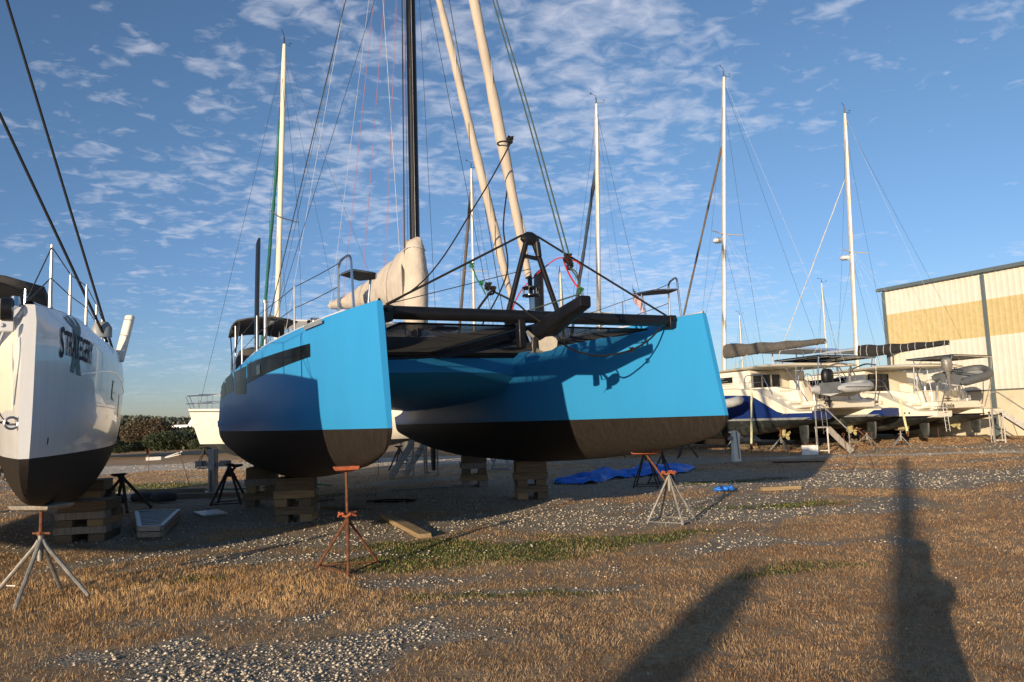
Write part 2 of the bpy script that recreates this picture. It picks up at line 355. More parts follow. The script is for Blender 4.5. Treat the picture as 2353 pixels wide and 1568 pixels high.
def masks(x, y):
    x0_, y0_ = x, y; x = x+1.6*(vn(x0_, y0_, 1.7, 6)-.5)+.5*(vn(x0_, y0_, .5, 7)-.5); y = y+1.3*(vn(x0_, y0_, 1.9, 7)-.5)+.4*(vn(x0_, y0_, .45, 6)-.5)
    n = .5*vn(x, y, 1.1, 0)+.3*vn(x, y, .42, 1)+.2*vn(x, y, .17, 2)
    u = x*math.cos(R(12))+y*math.sin(R(12)); v = -x*math.sin(R(12))+y*math.cos(R(12))
    st = .6*vn(u, v*3.2, 4.2, 3)+.4*vn(u, v*2.5, 1.4, 4)                # drawn-out tracks and strips
    dist = np.hypot(x, y)
    g = .72 + (n-.5)*1.0                                               # near: mown dry grass over shell gravel
    far = sst(9, 14, y)
    g = g*(1-far) + far*(.56+(st-.5)*1.5+(n-.5)*.9)
    # worn shell patches
    for a in ((-2.1, 5.0, 1.7, .70, 12), (-1.0, 5.9, 1.4, .50, 25), (-3.4, 6.1, 1.1, .35, 10), (-.4, 7.3, 1.0, .3, 15), (-.75, 8.7, 1.0, .32, 20), (-2.5, 7.3, .8, .22, 10),
              (.4, 8.2, .9, .22, 10), (-3.2, 9.9, 2.2, .3, 20), (2.7, 4.9, 1.3, .3, 10), (3.4, 9.9, 1.3, .35, 0), (1.9, 12.8, 2.4, .6, 0), (4.5, 12.5, 2.0, .5, 0), (-4.6, 10.8, 1.5, .5, 20), (-3.0, 12.0, 1.5, .5, 30)):
        g = g - .70*gs(x, y, *a)
    # under the boats it is all shell gravel
    g = g - .75*gs(x, y, -1.5, 17, 4.6, 3.6, 25) - .65*gs(x, y, 4.5, 19.5, 5, 2.8, 0) - .5*gs(x, y, -7.5, 14.5, 3, 2.2, 0)
    # dense orange grass on the left, brown turf in front right
    g = g + .35*gs(x, y, -4.3, 8.0, 1.6, 1.6) + .30*gs(x, y, -2.4, 8.2, 1.1, .7, 10) + .28*gs(x, y, 2.0, 7.0, 2.8, 1.8) + .15*gs(x, y, 1.5, 4.8, 2.5, .9)
    g = g + .5*gs(x, y, -9, 11.0, 2.5, 2.5)
    # yard road and verge far left, tracks far right
    rd = sst(29.5, 31.0, y+.12*x)*(1-sst(36.5, 37.5, y+.12*x))*(1-sst(-2, 4, x)) + .8*gs(x, y, 16, 26.5, 9, .9, -3) + .55*gs(x, y, -9.5, 24.5, 3, 1.6, 0)
    g = g - .8*sst(30.5, 31.5, y+.12*x)*(1-sst(36.5, 37.5, y+.12*x))*(1-sst(-2, 4, x)) + .9*sst(37.5, 38.5, y+.12*x)*(1-sst(0, 6, x))
    g = g - .55*gs(x, y, 16, 26.5, 9, .9, -3) + .5*gs(x, y, 15, 24.2, 9, .8, -3) - .4*gs(x, y, 10, 19.0, 6, 1.3, -5)+ .4*gs(x, y, 14, 21.0, 7, .6, -4)
    gr = np.zeros_like(g)
    for a in ((.35, 10.9, 1.5, .75, 8), (-.9, 9.6, .9, .42, 20), (2.3, 11.2, 1.2, .4, 0), (-2.4, 11.2, 1.0, .55, 10), (-2.05, 9.7, .6, .4, 0), (4.2, 13.7, 1.5, .5, 5), (-.4, 8.0, .9, .25, 0), (-11.5, 24, 2.6, 1.6, 0),
              (-1.3, 10.4, 1.2, .5, 0), (5.5, 19, 1.6, .5, 0), (4.8, 22.5, 2.5, 1.0, 0), (-4.2, 8.7, .7, .3, 0), (3.0, 8.2, 1.2, .25, 8), (-5, 19, 2, 1.2, 0)):
        gr = gr + gs(x, y, *a)
    gr = np.clip(gr*1.1*(.1+1.25*n+.5*(vn(x, y, .3, 6)-.5)), 0, 1)
    masks.road = np.clip(rd*(.5+.9*n), 0, 1)
    return np.clip(g, 0, 1), gr, st, n
def build_ground():
    nr, na = 430, 640
    rr = .4*(3200/.4)**(np.linspace(0, 1, nr)**1.0); rr[0] = 0.02
    th = np.linspace(0, 2*math.pi, na, endpoint=False)
    # concentrate azimuths towards +Y
    th = th + .75*np.sin(th)*-1 if False else th
    w = th - .62*np.sin(th); X = rr[:, None]*np.sin(w)[None, :]; Y = rr[:, None]*np.cos(w)[None, :]
    g, gr, st, n = masks(X, Y)
    Z = (.030*(vn(X, Y, 1.6, 5)-.5)+.016*(vn(X, Y, .5, 6)-.5)+.010*(vn(X, Y, .16, 7)-.5))*np.clip(60/(rr[:, None]+20), 0, 1)
    Z = Z-.012
    vs = np.stack([X, Y, Z], -1).reshape(-1, 3)
    i = np.arange(nr-1)[:, None]; j = np.arange(na)[None, :]; jn = (j+1) % na
    q = np.stack([i*na+j, i*na+jn, (i+1)*na+jn, (i+1)*na+j], -1).reshape(-1, 4)
    me = bpy.data.meshes.new('ground'); me.vertices.add(len(vs)); me.vertices.foreach_set('co', vs.ravel())
    me.loops.add(q.size); me.loops.foreach_set('vertex_index', q.ravel()); me.polygons.add(len(q)); me.polygons.foreach_set('loop_start', np.arange(0, q.size, 4)); me.polygons.foreach_set('loop_total', np.full(len(q), 4))
    me.polygons.foreach_set('use_smooth', np.ones(len(q), bool)); me.update(calc_edges=True)
    at = me.color_attributes.new('cover', 'FLOAT_COLOR', 'POINT')
    c = np.stack([g, gr, masks.road, n], -1).reshape(-1, 4).astype(np.float32); at.data.foreach_set('color', c.ravel())
    m = bpy.data.materials.new('shell_gravel_and_dry_turf'); m.use_nodes = True; nt = m.node_tree; b = nt.nodes['Principled BSDF']; b.inputs['Roughness'].default_value = .95; b.inputs['Specular IOR Level'].default_value = .15
    va = nd(nt, 'ShaderNodeVertexColor', layer_name='cover'); sp = nd(nt, 'ShaderNodeSeparateColor'); L(nt, va.outputs[0], sp.inputs[0])
    tc = nd(nt, 'ShaderNodeTexCoord'); P = tc.outputs['Object']
    def noi(s, d=4, r=.6): n = nd(nt, 'ShaderNodeTexNoise', i_Scale=s, i_Detail=d, i_Roughness=r); L(nt, P, n.inputs['Vector']); return n.outputs[0]
    vo = nd(nt, 'ShaderNodeTexVoronoi', i_Scale=42); L(nt, P, vo.inputs['Vector'])
    vo2 = nd(nt, 'ShaderNodeTexVoronoi', i_Scale=17); L(nt, P, vo2.inputs['Vector'])
    stone = ramp(nt, vo.outputs['Distance'], [(0, (.78, .70, .58)), (.45, (.64, .56, .44)), (.8, (.26, .21, .155))])
    tint = nd(nt, 'ShaderNodeSeparateColor'); L(nt, vo.outputs['Color'], tint.inputs[0])
    stone = mixc(nt, mth(nt, 'MULTIPLY', tint.outputs[0], .6), stone, (.25, .225, .19))
    soil = mixc(nt, noi(9), (.20, .145, .09), (.38, .29, .19))
    grassc = mixc(nt, ramp(nt, noi(22, 6, .7), [(.35, 0), (.65, 1)]), (.33, .215, .12), (.60, .44, .265))
    grassc = mixc(nt, ramp(nt, noi(1.1, 3), [(.4, 0), (.62, .6)]), grassc, (.38, .24, .14))
    greenc = mixc(nt, ramp(nt, noi(35, 5, .7), [(.35, 0), (.65, 1)]), (.07, .08, .025), (.20, .21, .07))
    fine = noi(26, 6, .75); fine2 = noi(5, 5, .7)
    gm = mth(nt, 'ADD', sp.outputs[0], mth(nt, 'ADD', mth(nt, 'MULTIPLY', mth(nt, 'SUBTRACT', fine, .5), 1.1), mth(nt, 'MULTIPLY', mth(nt, 'SUBTRACT', fine2, .5), .7)))
    gmask = ramp(nt, gm, [(.34, 0), (.56, 1)])
    base = mixc(nt, ramp(nt, noi(3.3, 5), [(.45, 0), (.62, .55)]), stone, soil)
    base = mixc(nt, ramp(nt, mth(nt, 'ADD', sp.outputs[2], mth(nt, 'MULTIPLY', mth(nt, 'SUBTRACT', fine2, .5), .6)), [(.2, 0), (.6, .85)]), base, (.80, .73, .62))
    base = mixc(nt, gmask, base, grassc)
    gg = ramp(nt, mth(nt, 'ADD', sp.outputs[1], mth(nt, 'MULTIPLY', mth(nt, 'SUBTRACT', fine, .5), .9)), [(.30, 0), (.62, .9)])
    base = mixc(nt, gg, base, greenc)
    L(nt, base, b.inputs['Base Color'])
    h = mth(nt, 'ADD', mth(nt, 'MULTIPLY', mth(nt, 'SUBTRACT', 1, vo.outputs['Distance']), mth(nt, 'SUBTRACT', 1.1, gmask)), mth(nt, 'MULTIPLY', fine, .9))
    bp = nd(nt, 'ShaderNodeBump', i_Strength=1.0, i_Distance=.05); L(nt, h, bp.inputs['Height']); L(nt, bp.outputs[0], b.inputs['Normal'])
    me.materials.append(m)
    o = bpy.data.objects.new('ground', me); C.objects.link(o); o['kind'] = 'structure'
    return o
build_ground()
def gz(x, y):
    r = np.hypot(x, y)
    return (.030*(vn(x, y, 1.6, 5)-.5)+.016*(vn(x, y, .5, 6)-.5)+.010*(vn(x, y, .16, 7)-.5))*np.clip(60/(r+20), 0, 1)-.012
def raw_mesh(name, vs, fs, mats, mi=None, col=None):
    me = bpy.data.meshes.new(name); me.vertices.add(len(vs)); me.vertices.foreach_set('co', np.asarray(vs, np.float32).ravel())
    k = fs.shape[1]; me.loops.add(fs.size); me.loops.foreach_set('vertex_index', fs.astype(np.int32).ravel()); me.polygons.add(len(fs))
    me.polygons.foreach_set('loop_start', np.arange(0, fs.size, k)); me.polygons.foreach_set('loop_total', np.full(len(fs), k)); me.update(calc_edges=True)
    if col is not None:
        at = me.color_attributes.new('tone', 'FLOAT_COLOR', 'POINT'); at.data.foreach_set('color', np.asarray(col, np.float32).ravel())
    me.materials.append(mats); o = bpy.data.objects.new(name, me); C.objects.link(o); return o
def tone_mat(name, rough=.8, transl=0):
    m = bpy.data.materials.new(name); m.use_nodes = True; nt = m.node_tree; b = nt.nodes['Principled BSDF']; b.inputs['Roughness'].default_value = rough; b.inputs['Specular IOR Level'].default_value = .2
    va = nd(nt, 'ShaderNodeVertexColor', layer_name='tone'); L(nt, va.outputs[0], b.inputs['Base Color'])
    return m
def scatter_pts(n, rmin, rmax, amin=-40, amax=42, pw=1.0):
    a = R(1)*(amin+(amax-amin)*rng.random(n)); t = rng.random(n); r = rmin*(rmax/rmin)**(t**pw)
    return r*np.sin(a), r*np.cos(a)
def blades(name, n, rmin, rmax, accept, hfun, wfun, colf, lean=.9, pw=.9):
    x, y = scatter_pts(n, rmin, rmax, pw=pw); g, gr, st, nn = masks(x, y); p = accept(x, y, g, gr); k = rng.random(n) < p; x, y, g, gr, nn = x[k], y[k], g[k], gr[k], nn[k]; n = len(x)
    r = np.hypot(x, y); h = hfun(x, y, r)*(.5+.9*rng.random(n)); w = wfun(r); z = gz(x, y)-.004
    az = (vn(x, y, .35, 2)*9+rng.normal(size=n)*.9); up_ = np.clip(gs(x, y, -4.4, 8.2, 2.2, 2.0)+gs(x, y, -2.4, 8.2, 1.3, .8), 0, 1); ln = rng.random(n)**(.35+.6*up_)*lean*(1-.15*up_); fa = rng.random(n)*2*math.pi
    dx, dy = np.cos(az), np.sin(az); sx, sy = np.cos(fa)*w, np.sin(fa)*w
    b0 = np.stack([x-sx, y-sy, z], 1); b1 = np.stack([x+sx, y+sy, z], 1)
    mx, my, mz = x+dx*h*ln*.4, y+dy*h*ln*.4, z+h*.6*np.sqrt(np.clip(1-(ln*.6)**2, .1, 1))
    m0 = np.stack([mx-sx*.7, my-sy*.7, mz], 1); m1 = np.stack([mx+sx*.7, my+sy*.7, mz], 1)
    tp = np.stack([x+dx*h*ln, y+dy*h*ln, z+h*np.sqrt(np.clip(1-ln**2, .12, 1))], 1)
    vs = np.stack([b0, b1, m0, m1, tp], 1).reshape(-1, 3); i = np.arange(n)[:, None]*5
    fs = np.concatenate([i+np.array([[0, 1, 3]]), i+np.array([[0, 3, 2]]), i+np.array([[2, 3, 4]])])
    c = colf(x, y, g, nn, n); c = np.concatenate([c, np.ones((n, 1))], 1); c = np.repeat(c, 5, 0)
    return raw_mesh(name, vs, fs, tone_mat(name+'_straw', .75), col=c)
def strawc(x, y, g, nn, n):
    a = np.array([.34, .215, .115]); b = np.array([.60, .45, .27]); d = np.array([.20, .125, .07]); o_ = np.array([.68, .40, .15])
    t = rng.random((n, 1)); c = a*(1-t)+b*t; q = (rng.random((n, 1)) < .3); c = np.where(q, d*(.6+t), c)
    lf = np.clip(gs(x, y, -4.3, 8.2, 2.2, 1.8)+gs(x, y, -2.4, 8.4, 1.2, .7), 0, 1)[:, None]; c = c*(1-lf*.4)+o_*(.5+.6*t)*lf*.4
    pz = (vn(x, y, .55, 6)*.6+vn(x, y, .17, 1)*.4)[:, None]; c = c*(.62+.75*pz)*(np.array([1.0, .90, .80])*(1-pz)+np.array([1.0, 1.02, 1.02])*pz)
    rt_ = sst(-.5, 1.5, x)[:, None]*sst(14, 9, y)[:, None] if False else sst(-.5, 1.5, x)[:, None]*.5
    return c*(1-rt_)+c*np.array([.82, .70, .64])*rt_
def greenc(x, y, g, nn, n):
    t = rng.random((n, 1)); return np.array([.055, .075, .018])*(1-t)+np.array([.22, .24, .07])*t
tag(blades('dry_grass', 900000, 3.4, 44, lambda x, y, g, gr: np.clip((g-.36)*2.2, 0, 1)*(1-gr*.6)*np.clip((vn(x, y, .13, 4)*.6+vn(x, y, .05, 5)*.4-.25)*3.2, .08, 1),
           lambda x, y, r: .032+.0005*r+.018*np.clip(gs(x, y, -4.4, 8.2, 1.8, 1.8)+gs(x, y, -2.4, 8.2, 1.1, .6), 0, 1), lambda r: .0005+.00020*r, strawc, pw=.8), 'short dry brown grass growing over the gravel yard', 'grass', kind='stuff')
tag(blades('green_weeds', 190000, 6, 30, lambda x, y, g, gr: np.clip((gr-.28)*1.7, 0, 1), lambda x, y, r: .022+.0005*r, lambda r: .0025+.0005*r, greenc, lean=1.0), 'low green weeds in patches between the boat stands', 'weeds', kind='stuff')
def stones(n):
    x, y = scatter_pts(n, 3.5, 44, pw=.8); g, gr, st, nn = masks(x, y); k = rng.random(n) < np.clip(1.0-g*1.75, .006, 1)*np.clip(.25+1.6*vn(x, y, .10, 3), 0, 1)*(1-.6*gr); x, y = x[k], y[k]; n = len(x)
    r = np.hypot(x, y); s = (.003+.013*rng.random(n)**3+.004*gs(x, y, -2.2, 5.3, 1.6, .9)*rng.random(n))*(1+.045*r); z = gz(x, y)
    base = np.array([(1, 0, 0), (.3, .95, 0), (-.8, .55, 0), (-.8, -.6, 0), (.3, -.95, 0), (0, 0, .85), (0, 0, -.5)], float)
    j = .75+.5*rng.random((n, 7, 3)); a = rng.random(n)*6.283; ca, sa = np.cos(a), np.sin(a)
    p = base[None]*j*s[:, None, None]*np.array([1, .8, .75]); X = p[..., 0]*ca[:, None]-p[..., 1]*sa[:, None]; Y = p[..., 0]*sa[:, None]+p[..., 1]*ca[:, None]
    vs = np.stack([X+x[:, None], Y+y[:, None], p[..., 2]+z[:, None]+s[:, None]*.35], -1).reshape(-1, 3); i = np.arange(n)[:, None]*7
    fs = np.concatenate([i+np.array([[q, (q+1) % 5, 5]]) for q in range(5)]+[i+np.array([[(q+1) % 5, q, 6]]) for q in range(5)])
    t = rng.random((n, 1)); c = np.array([.36, .29, .21])*(1-t)+np.array([.68, .60, .48])*t; c = np.concatenate([c, np.ones((n, 1))], 1)
    o = raw_mesh('shell_gravel', vs, fs, tone_mat('shell_stone', .8), col=np.repeat(c, 7, 0))
    return tag(o, 'loose white shell gravel scattered over the yard', 'gravel', kind='stuff')
stones(170000)

# ------------------------------------------------------------------ building on the right
def wallpt(u): return Vector((22.2+.4577*u, 43.7-.8891*u, 0))
bld = empty('boatyard_shed', 'long cream metal shed with a tan band behind the parked catamarans', 'building', (22.2, 43.7, 0), math.atan2(-.8891, .4577))
# local: +x along the front wall towards the camera, +y away from the yard
g = G(); LEN = 42; D = 24
g.box((LEN/2, D/2, 1.17), (LEN, D-.1, 2.34)); g.build('block_base', M['block'], bld, smooth=False)
def ribs(z0, z1, name, mt, off):
    g = G(); n = int(LEN/.30); prof = []
    for i in range(n):
        x = i*.30; prof += [(x, 0), (x+.20, 0), (x+.215, -.035), (x+.285, -.035)]
    prof.append((LEN, 0))
    g.grid([[(x, y+off, z) for z in (z0, z1)] for x, y in prof]); g.grid([[(off, y, z) for z in (z0, z1)] for y in (0.0, D)])
    return g.build(name, mt, bld, smooth=False)
ribs(2.34, 5.15, 'lower_cladding', M['panelw'], -.02); ribs(5.15, 7.08, 'translucent_band', M['panely'], -.022); ribs(7.08, 8.55, 'upper_cladding', M['panelw'], -.02)
g = G(); g.hexa([(0, .05, 2.3), (LEN, .05, 2.3), (LEN, D, 2.3), (0, D, 2.3), (0, .05, 8.5), (LEN, .05, 8.5), (LEN, D, 8.5), (0, D, 8.5)]); g.build('wall', M['panelw'], bld, smooth=False)
g = G(); g.prism([(-.25, 8.52), (D/2, 10.2), (D+.25, 8.52), (D+.25, 8.62), (D/2, 10.32), (-.25, 8.62)], 0, -.2, LEN+.2); g.build('roof', M['gutter'], bld, smooth=False)
g = G(); g.box((LEN/2, -.22, 8.58), (LEN+.4, .22, .18)); g.box((LEN/2, -.03, 2.36), (LEN, .06, .05)); g.build('gutter', M['gutter'], bld, smooth=False)
for x in (.12, 5.9, 15, 22.5, 30, 37.5):
    g = G(); g.box((x, -.13, 4.2), (.15, .12, 8.4)); g.build('downspout', M['gutter'], bld, smooth=False)

# ------------------------------------------------------------------ writing
def text_obj(txt, size, bold=0.0, spacing=1.0):
    cu = bpy.data.curves.new('lettering', 'FONT'); cu.body = txt; cu.size = size; cu.offset = bold; cu.space_character = spacing; cu.resolution_u = 3
    o = bpy.data.objects.new('lettering', cu); C.objects.link(o)
    dg = bpy.context.evaluated_depsgraph_get(); me = bpy.data.meshes.new_from_object(o.evaluated_get(dg)); bpy.data.objects.remove(o); 
    vs = np.array([v.co[:] for v in me.vertices]); fs = [tuple(p.vertices) for p in me.polygons]; bpy.data.meshes.remove(me)
    if len(vs): vs[:, 0] -= vs[:, 0].min()
    return vs, fs
def letter(txt, fn, w, h, material, parent, bold=0, serif=False, shear=0, spacing=1.0):
    "text scaled to w x h and mapped through fn(u,v)"
    vs, fs = text_obj(txt, 1.0, bold, spacing); vs[:, 1] -= vs[:, 1].min(); vs[:, 0] *= w/vs[:, 0].max(); vs[:, 1] *= h/vs[:, 1].max()
    g = G(); g.add([fn(a, b) for a, b, _ in vs], fs); return g.build('lettering', material, parent, smooth=False)

# ------------------------------------------------------------------ reusable boat pieces
def arch_tube(g, pts, r, m=0, n=8, rad=.08):
    "tube through points with rounded corners"
    P = [Vector(p) for p in pts]; out = [P[0]]
    for i in range(1, len(P)-1):
        a, b, c = P[i-1], P[i], P[i+1]; d1 = (a-b); d2 = (c-b); q = min(rad, d1.length*.45, d2.length*.45)
        s, e = b+d1.normalized()*q, b+d2.normalized()*q
        for t in (0, .25, .5, .75, 1): out.append((s*(1-t)+b*t)*(1-t)+(b*(1-t)+e*t)*t)
    out.append(P[-1]); return g.tube(out, r, n, m)
def wire(name, a, b, parent, r=.008, m='wire', sag=0, n=1):
    a = Vector(a); b = Vector(b); k = 12 if sag else 1
    pts = [a.lerp(b, i/k)-Vector((0, 0, sag*4*(i/k)*(1-i/k))) for i in range(k+1)]
    g = G(); g.tube(pts, r, 5); return g.build(name, M[m], parent)
def furled(name, a, b, parent, r, m, wob=.12, seed=0, straps=False):
    a = Vector(a); b = Vector(b); k = 46; pts = []; rr = []
    for i in range(k+1):
        t = i/k; pts.append(a.lerp(b, t)); w = 1+wob*math.sin(t*k*.9+seed)*.5+wob*.5*math.sin(t*k*2.1+seed*2); rr.append(r*w*(.55+.45*min(1, t*9))*(1 if t < .97 else .5))
    g = G(); g.tube(pts, rr, 12); o = g.build(name, M[m], parent)
    # overlapping spiral leech
    g = G(); d = (b-a).normalized(); x = d.cross(Vector((0, 1, 0))).normalized(); y = d.cross(x); L_ = (b-a).length; q = []
    for i in range(260):
        t = .02+.95*i/259; an = t*L_*1.9+seed; q.append(a.lerp(b, t)+(x*math.cos(an)+y*math.sin(an))*r*.93)
    g.tube(q, .011, 4); g.build('leech', M[m], o)
    if straps:      # darker sun-strip spiralling round the lower part of the furled sail
        g = G(); q = []
        for i in range(120):
            t = .03+.30*i/119; an = t*L_*2.6+seed; c = a.lerp(b, t); q.append([c+(x*math.cos(an)+y*math.sin(an))*r*1.03-d*.04, c+(x*math.cos(an)+y*math.sin(an))*r*1.03+d*.05])
        g.grid(q); g.build('sun_strip', M['brownc'], o)
    return o
def masthead(g, top, m=0):
    t = Vector(top); g.tube([t, t+Vector((0, 0, .35))], .03, 6, m); g.tube([t+Vector((0, 0, .42)), t+Vector((.3, .1, .46))], .012, 4, m); g.add([t+Vector(q) for q in ((.3, .1, .40), (.42, .14, .46), (.3, .1, .54))], [(0, 1, 2), (2, 1, 0)], m)
    g.tube([t+Vector((0, 0, .05)), t+Vector((-.45, 0, .12)), t+Vector((-.45, 0, .26))], .012, 4, m)
    for a in (0, 2.1, 4.2): g.tube([t+Vector((-.45, 0, .26)), t+Vector((-.45+.09*math.cos(a), .09*math.sin(a), .26))], .012, 4, m)
    g.tube([t+Vector((0, 0, .34)), t+Vector((0, 0, .5))], .008, 4, m)
def mast(root, base, top, r, m='alloy', spreads=((.5, 1.1),), chain=1.6, sq=.62, fwd=None, aft=None, caps_y=0, wires=True, flen=None, radar=None):
    b = Vector(base); t = Vector(top); g = G(); g.tube([b, b.lerp(t, .3), b.lerp(t, .93), t], [r, r, r*.92, r*.6], 12, sq=sq); o = g.build('mast', M[m], root, ang=60)
    g = G(); masthead(g, t, 0); g.build('masthead_instruments', M['wire'], o)
    for f, w in spreads:
        p = b.lerp(t, f)
        for s in (-1, 1):
            e = p+Vector((s*w, .25, .02)); g = G(); g.tube([p, e], [.035, .02], 6); g.build('spreader', M[m], o)
    if wires:
        for s in (-1, 1):
            ch = Vector((s*chain, b.y+.5, b.z-.3+caps_y)); e = b.lerp(t, spreads[0][0])+Vector((s*spreads[0][1], .25, .02)) if spreads else t
            g = G(); g.tube([ch, e, b.lerp(t, .93)], .0075, 4); g.build('shroud', M['wire'], root)
            g = G(); g.tube([ch-Vector((0, .5, 0)), b.lerp(t, max(.05, (spreads[0][0] if spreads else .5)-.02))], .0065, 4); g.build('shroud', M['wire'], root)
    if radar:
        p = b.lerp(t, radar); g = G(); q = p+Vector((0, -.38, 0)); g.loft([[(q.x+.27*k*math.cos(a), q.y+.27*k*math.sin(a), q.z+h) for a in [i*math.pi/8 for i in range(16)]] for k, h in ((.8, -.1), (1, -.04), (1, .05), (.7, .12))]); g.tube([p+Vector((0, 0, -.12)), q+Vector((0, .1, -.1))], .03, 6); g.build('radar_dome', M['white'], o)
    return o
def boom_pack(root, a, b, h, cover, mboom='alloy', ties=0, drop=.0, fat=.16, tiem='whiteflag', bare=.0):
    "boom with a stacked sail under a cover"
    a = Vector(a); b = Vector(b); d = (b-a); n = 26; rings = []; side = Vector((-d.y, d.x, 0)).normalized()
    g = G(); g.tube([a, b], [.085, .075], 8, sq=.8); bo = g.build('boom', M[mboom], root)
    rr = random.Random(int(a.x*100)); ph = [rr.random()*6 for _ in range(4)]
    for i in range(n+1):
        t = i/n; p = a.lerp(b, t*(1-bare)); hh = h*(1-.70*t**.8)*(1+.05*math.sin(t*23+ph[0])); w = fat*(1-.5*t)*(1+.10*math.sin(t*31+ph[1]))
        ring = []
        for k in range(14):
            q = 2*math.pi*k/14; cy, sy = math.cos(q), math.sin(q)
            ww = w*(1+.10*math.sin(3*q+t*19+ph[2])); zz = (sy*.5+.5)*hh-.10-drop*(1-t)
            ring.append(p+side*cy*ww*(1-.35*max(0, sy))+Vector((0, 0, zz)))
        rings.append(ring)
    g = G(); g.loft(rings); o = g.build('sail_cover', M[cover], root, ang=80)
    if ties:
        for i in range(ties):
            t = (i+.6)/ties; f = int(t*n); r_ = [Vector(p) for p in rings[f]]; c = sum(r_, Vector())/14; g = G(); g.tube([c+(p-c)*1.05 for p in r_]+[c+(r_[0]-c)*1.05], .012, 4); g.build('tie', M[tiem], o)
    return bo
def propeller(root, x, y, z, mt, r=.2, aftsign=1):
    g = G(); g.prism([(y-.16, z+.38), (y+.14, z+.38), (y+.10, z-.02), (y+.02, z-.12), (y-.08, z-.06)], 0, x-.045, x+.045)
    g.tube([(x, y-.18, z), (x, y+.05, z), (x, y+.24, z), (x, y+.32, z)], [.04, .075, .06, .02], 10)
    for k in range(3):
        a = .5+k*2.094; ux, uz = math.cos(a), math.sin(a); vx, vz = -uz, ux
        P = [(0.03, -.03, 0), (.09, -.085, .03), (.2, -.07, .05), (.215, .03, .03), (.12, .085, -.02), (.03, .04, -.02)]
        q = [(x+ux*a_*r/.2+vx*b_*r/.2, y+.2+c_, z+uz*a_*r/.2+vz*b_*r/.2) for a_, b_, c_ in P]; q2 = [(p[0], p[1]+.012, p[2]) for p in q]
        n = len(q); g.add(q+q2, [tuple(range(n-1, -1, -1)), tuple(range(n, 2*n))]+[(i, (i+1) % n, n+(i+1) % n, n+i) for i in range(n)])
    return g.build('propeller', mt, root)
def rudder(root, x, y, ztop, zbot, mt, c=.42, t=.05, name='rudder'):
    g = G(); rings = []
    for z, k in ((ztop, 1.0), ((ztop+zbot)/2, .95), (zbot+.05, .72), (zbot, .55)):
        rings.append([(x+t*math.sin(a)*k, y-c*.5*math.cos(a)*k, z) for a in [2*math.pi*i/14 for i in range(14)]])
    g.loft(rings); return g.build(name, mt, root)

# ------------------------------------------------------------------ the blue catamaran
blue = empty('catamaran', 'big bright blue racing catamaran with black carbon mast, propped in the middle of the yard', 'catamaran', BO, BR)
hulls = []
for s in (-1, 1):
    g = G(); HB.mesh(g, s*hsep); h = g.build('hull', [M['blue'], M['anti']], blue, ang=50); hulls.append(h)
    g = G(); HB.deck(g, s*hsep, zo=.004); g.build('deck', M['white'], h)
    # toe rail
    for q in (-1, 1):
        g = G(); pts = []
        for i in range(34):
            y = 1.0+9.6*i/33; p = HB.pt(y, HB.ZS(y), q, -.03); pts.append((s*hsep+p[0], p[1], p[2]+.012))
        g.tube(pts, .016, 6); g.build('toe_rail', M['white'], h)
    for q in ([(2.0, 2.67), (5.85, 2.53), (5.75, 2.87), (2.0, 2.85)], [(6.02, 2.36), (7.45, 2.41), (7.7, 2.86), (5.86, 2.85)], [(7.85, 2.50), (9.4, 2.49), (9.5, 2.84), (7.95, 2.88)], [(9.55, 2.49), (11.0, 2.44), (11.0, 2.70), (9.65, 2.83)]):
        g = G(); HB.patch(g, s*hsep, s, q, .004, 16, 4); g.build('window', M['acry'], h)
    g = G(); HB.patch(g, s*hsep, s, [(4.55, 2.62), (4.85, 2.615), (4.85, 2.775), (4.55, 2.775)], .012, 3, 2); g.build('hatch_window', M['glass'], h)
    g = G(); HB.patch(g, s*hsep, s, [(1.55, 3.07), (2.25, 3.05), (2.22, 3.12), (1.6, 3.13)], .006, 6, 1); g.build('fairlead_plate', M['grey'], h)
    for q in ((10.6, 1.86), (12.0, 1.85)):
        g = G(); p = HB.pt(q[0], q[1], s, .01); g.tube([(s*hsep+p[0], p[1], p[2]), (s*hsep+p[0]+s*.03, p[1], p[2])], .035, 10); g.build('outlet', M['steel'], h)
    # swim ladder bars on the sugar scoop
    g = G(); arch_tube(g, [(s*hsep-s*.3, 13.1, 1.9), (s*hsep-s*.3, 13.15, 2.3), (s*hsep-s*.3, 12.6, 2.3), (s*hsep-s*.3, 12.6, 2.05)], .018, rad=.12); arch_tube(g, [(s*hsep+s*.1, 13.1, 1.9), (s*hsep+s*.1, 13.15, 2.3), (s*hsep+s*.1, 12.6, 2.3), (s*hsep+s*.1, 12.6, 2.05)], .018, rad=.12); g.build('grab_rail', M['steel'], h)
    rudder(blue, s*hsep, 12.25, 1.25, .35, M['anti'], .40, .045)
    # daggerboard lifted out of the outboard side of the hull
    x = s*(hsep+.60); y = 6.95 if s < 0 else 6.6; zt = 5.32 if s < 0 else 5.05; g = G(); rings = []
    for t in (0, .25, .5, .75, 1):
        z = 3.05+(zt-3.05)*t; yy = y-.25*t*t*(1 if s < 0 else .2)
        rings.append([(x+.035*math.sin(a), yy-.24*math.cos(a)*(1 if t < 1 else .93), z+(.05*math.cos(a) if t == 1 else 0)) for a in [2*math.pi*i/20 for i in range(20)]])
    g.loft(rings); g.build('daggerboard', M['carbon'], blue, ang=40)
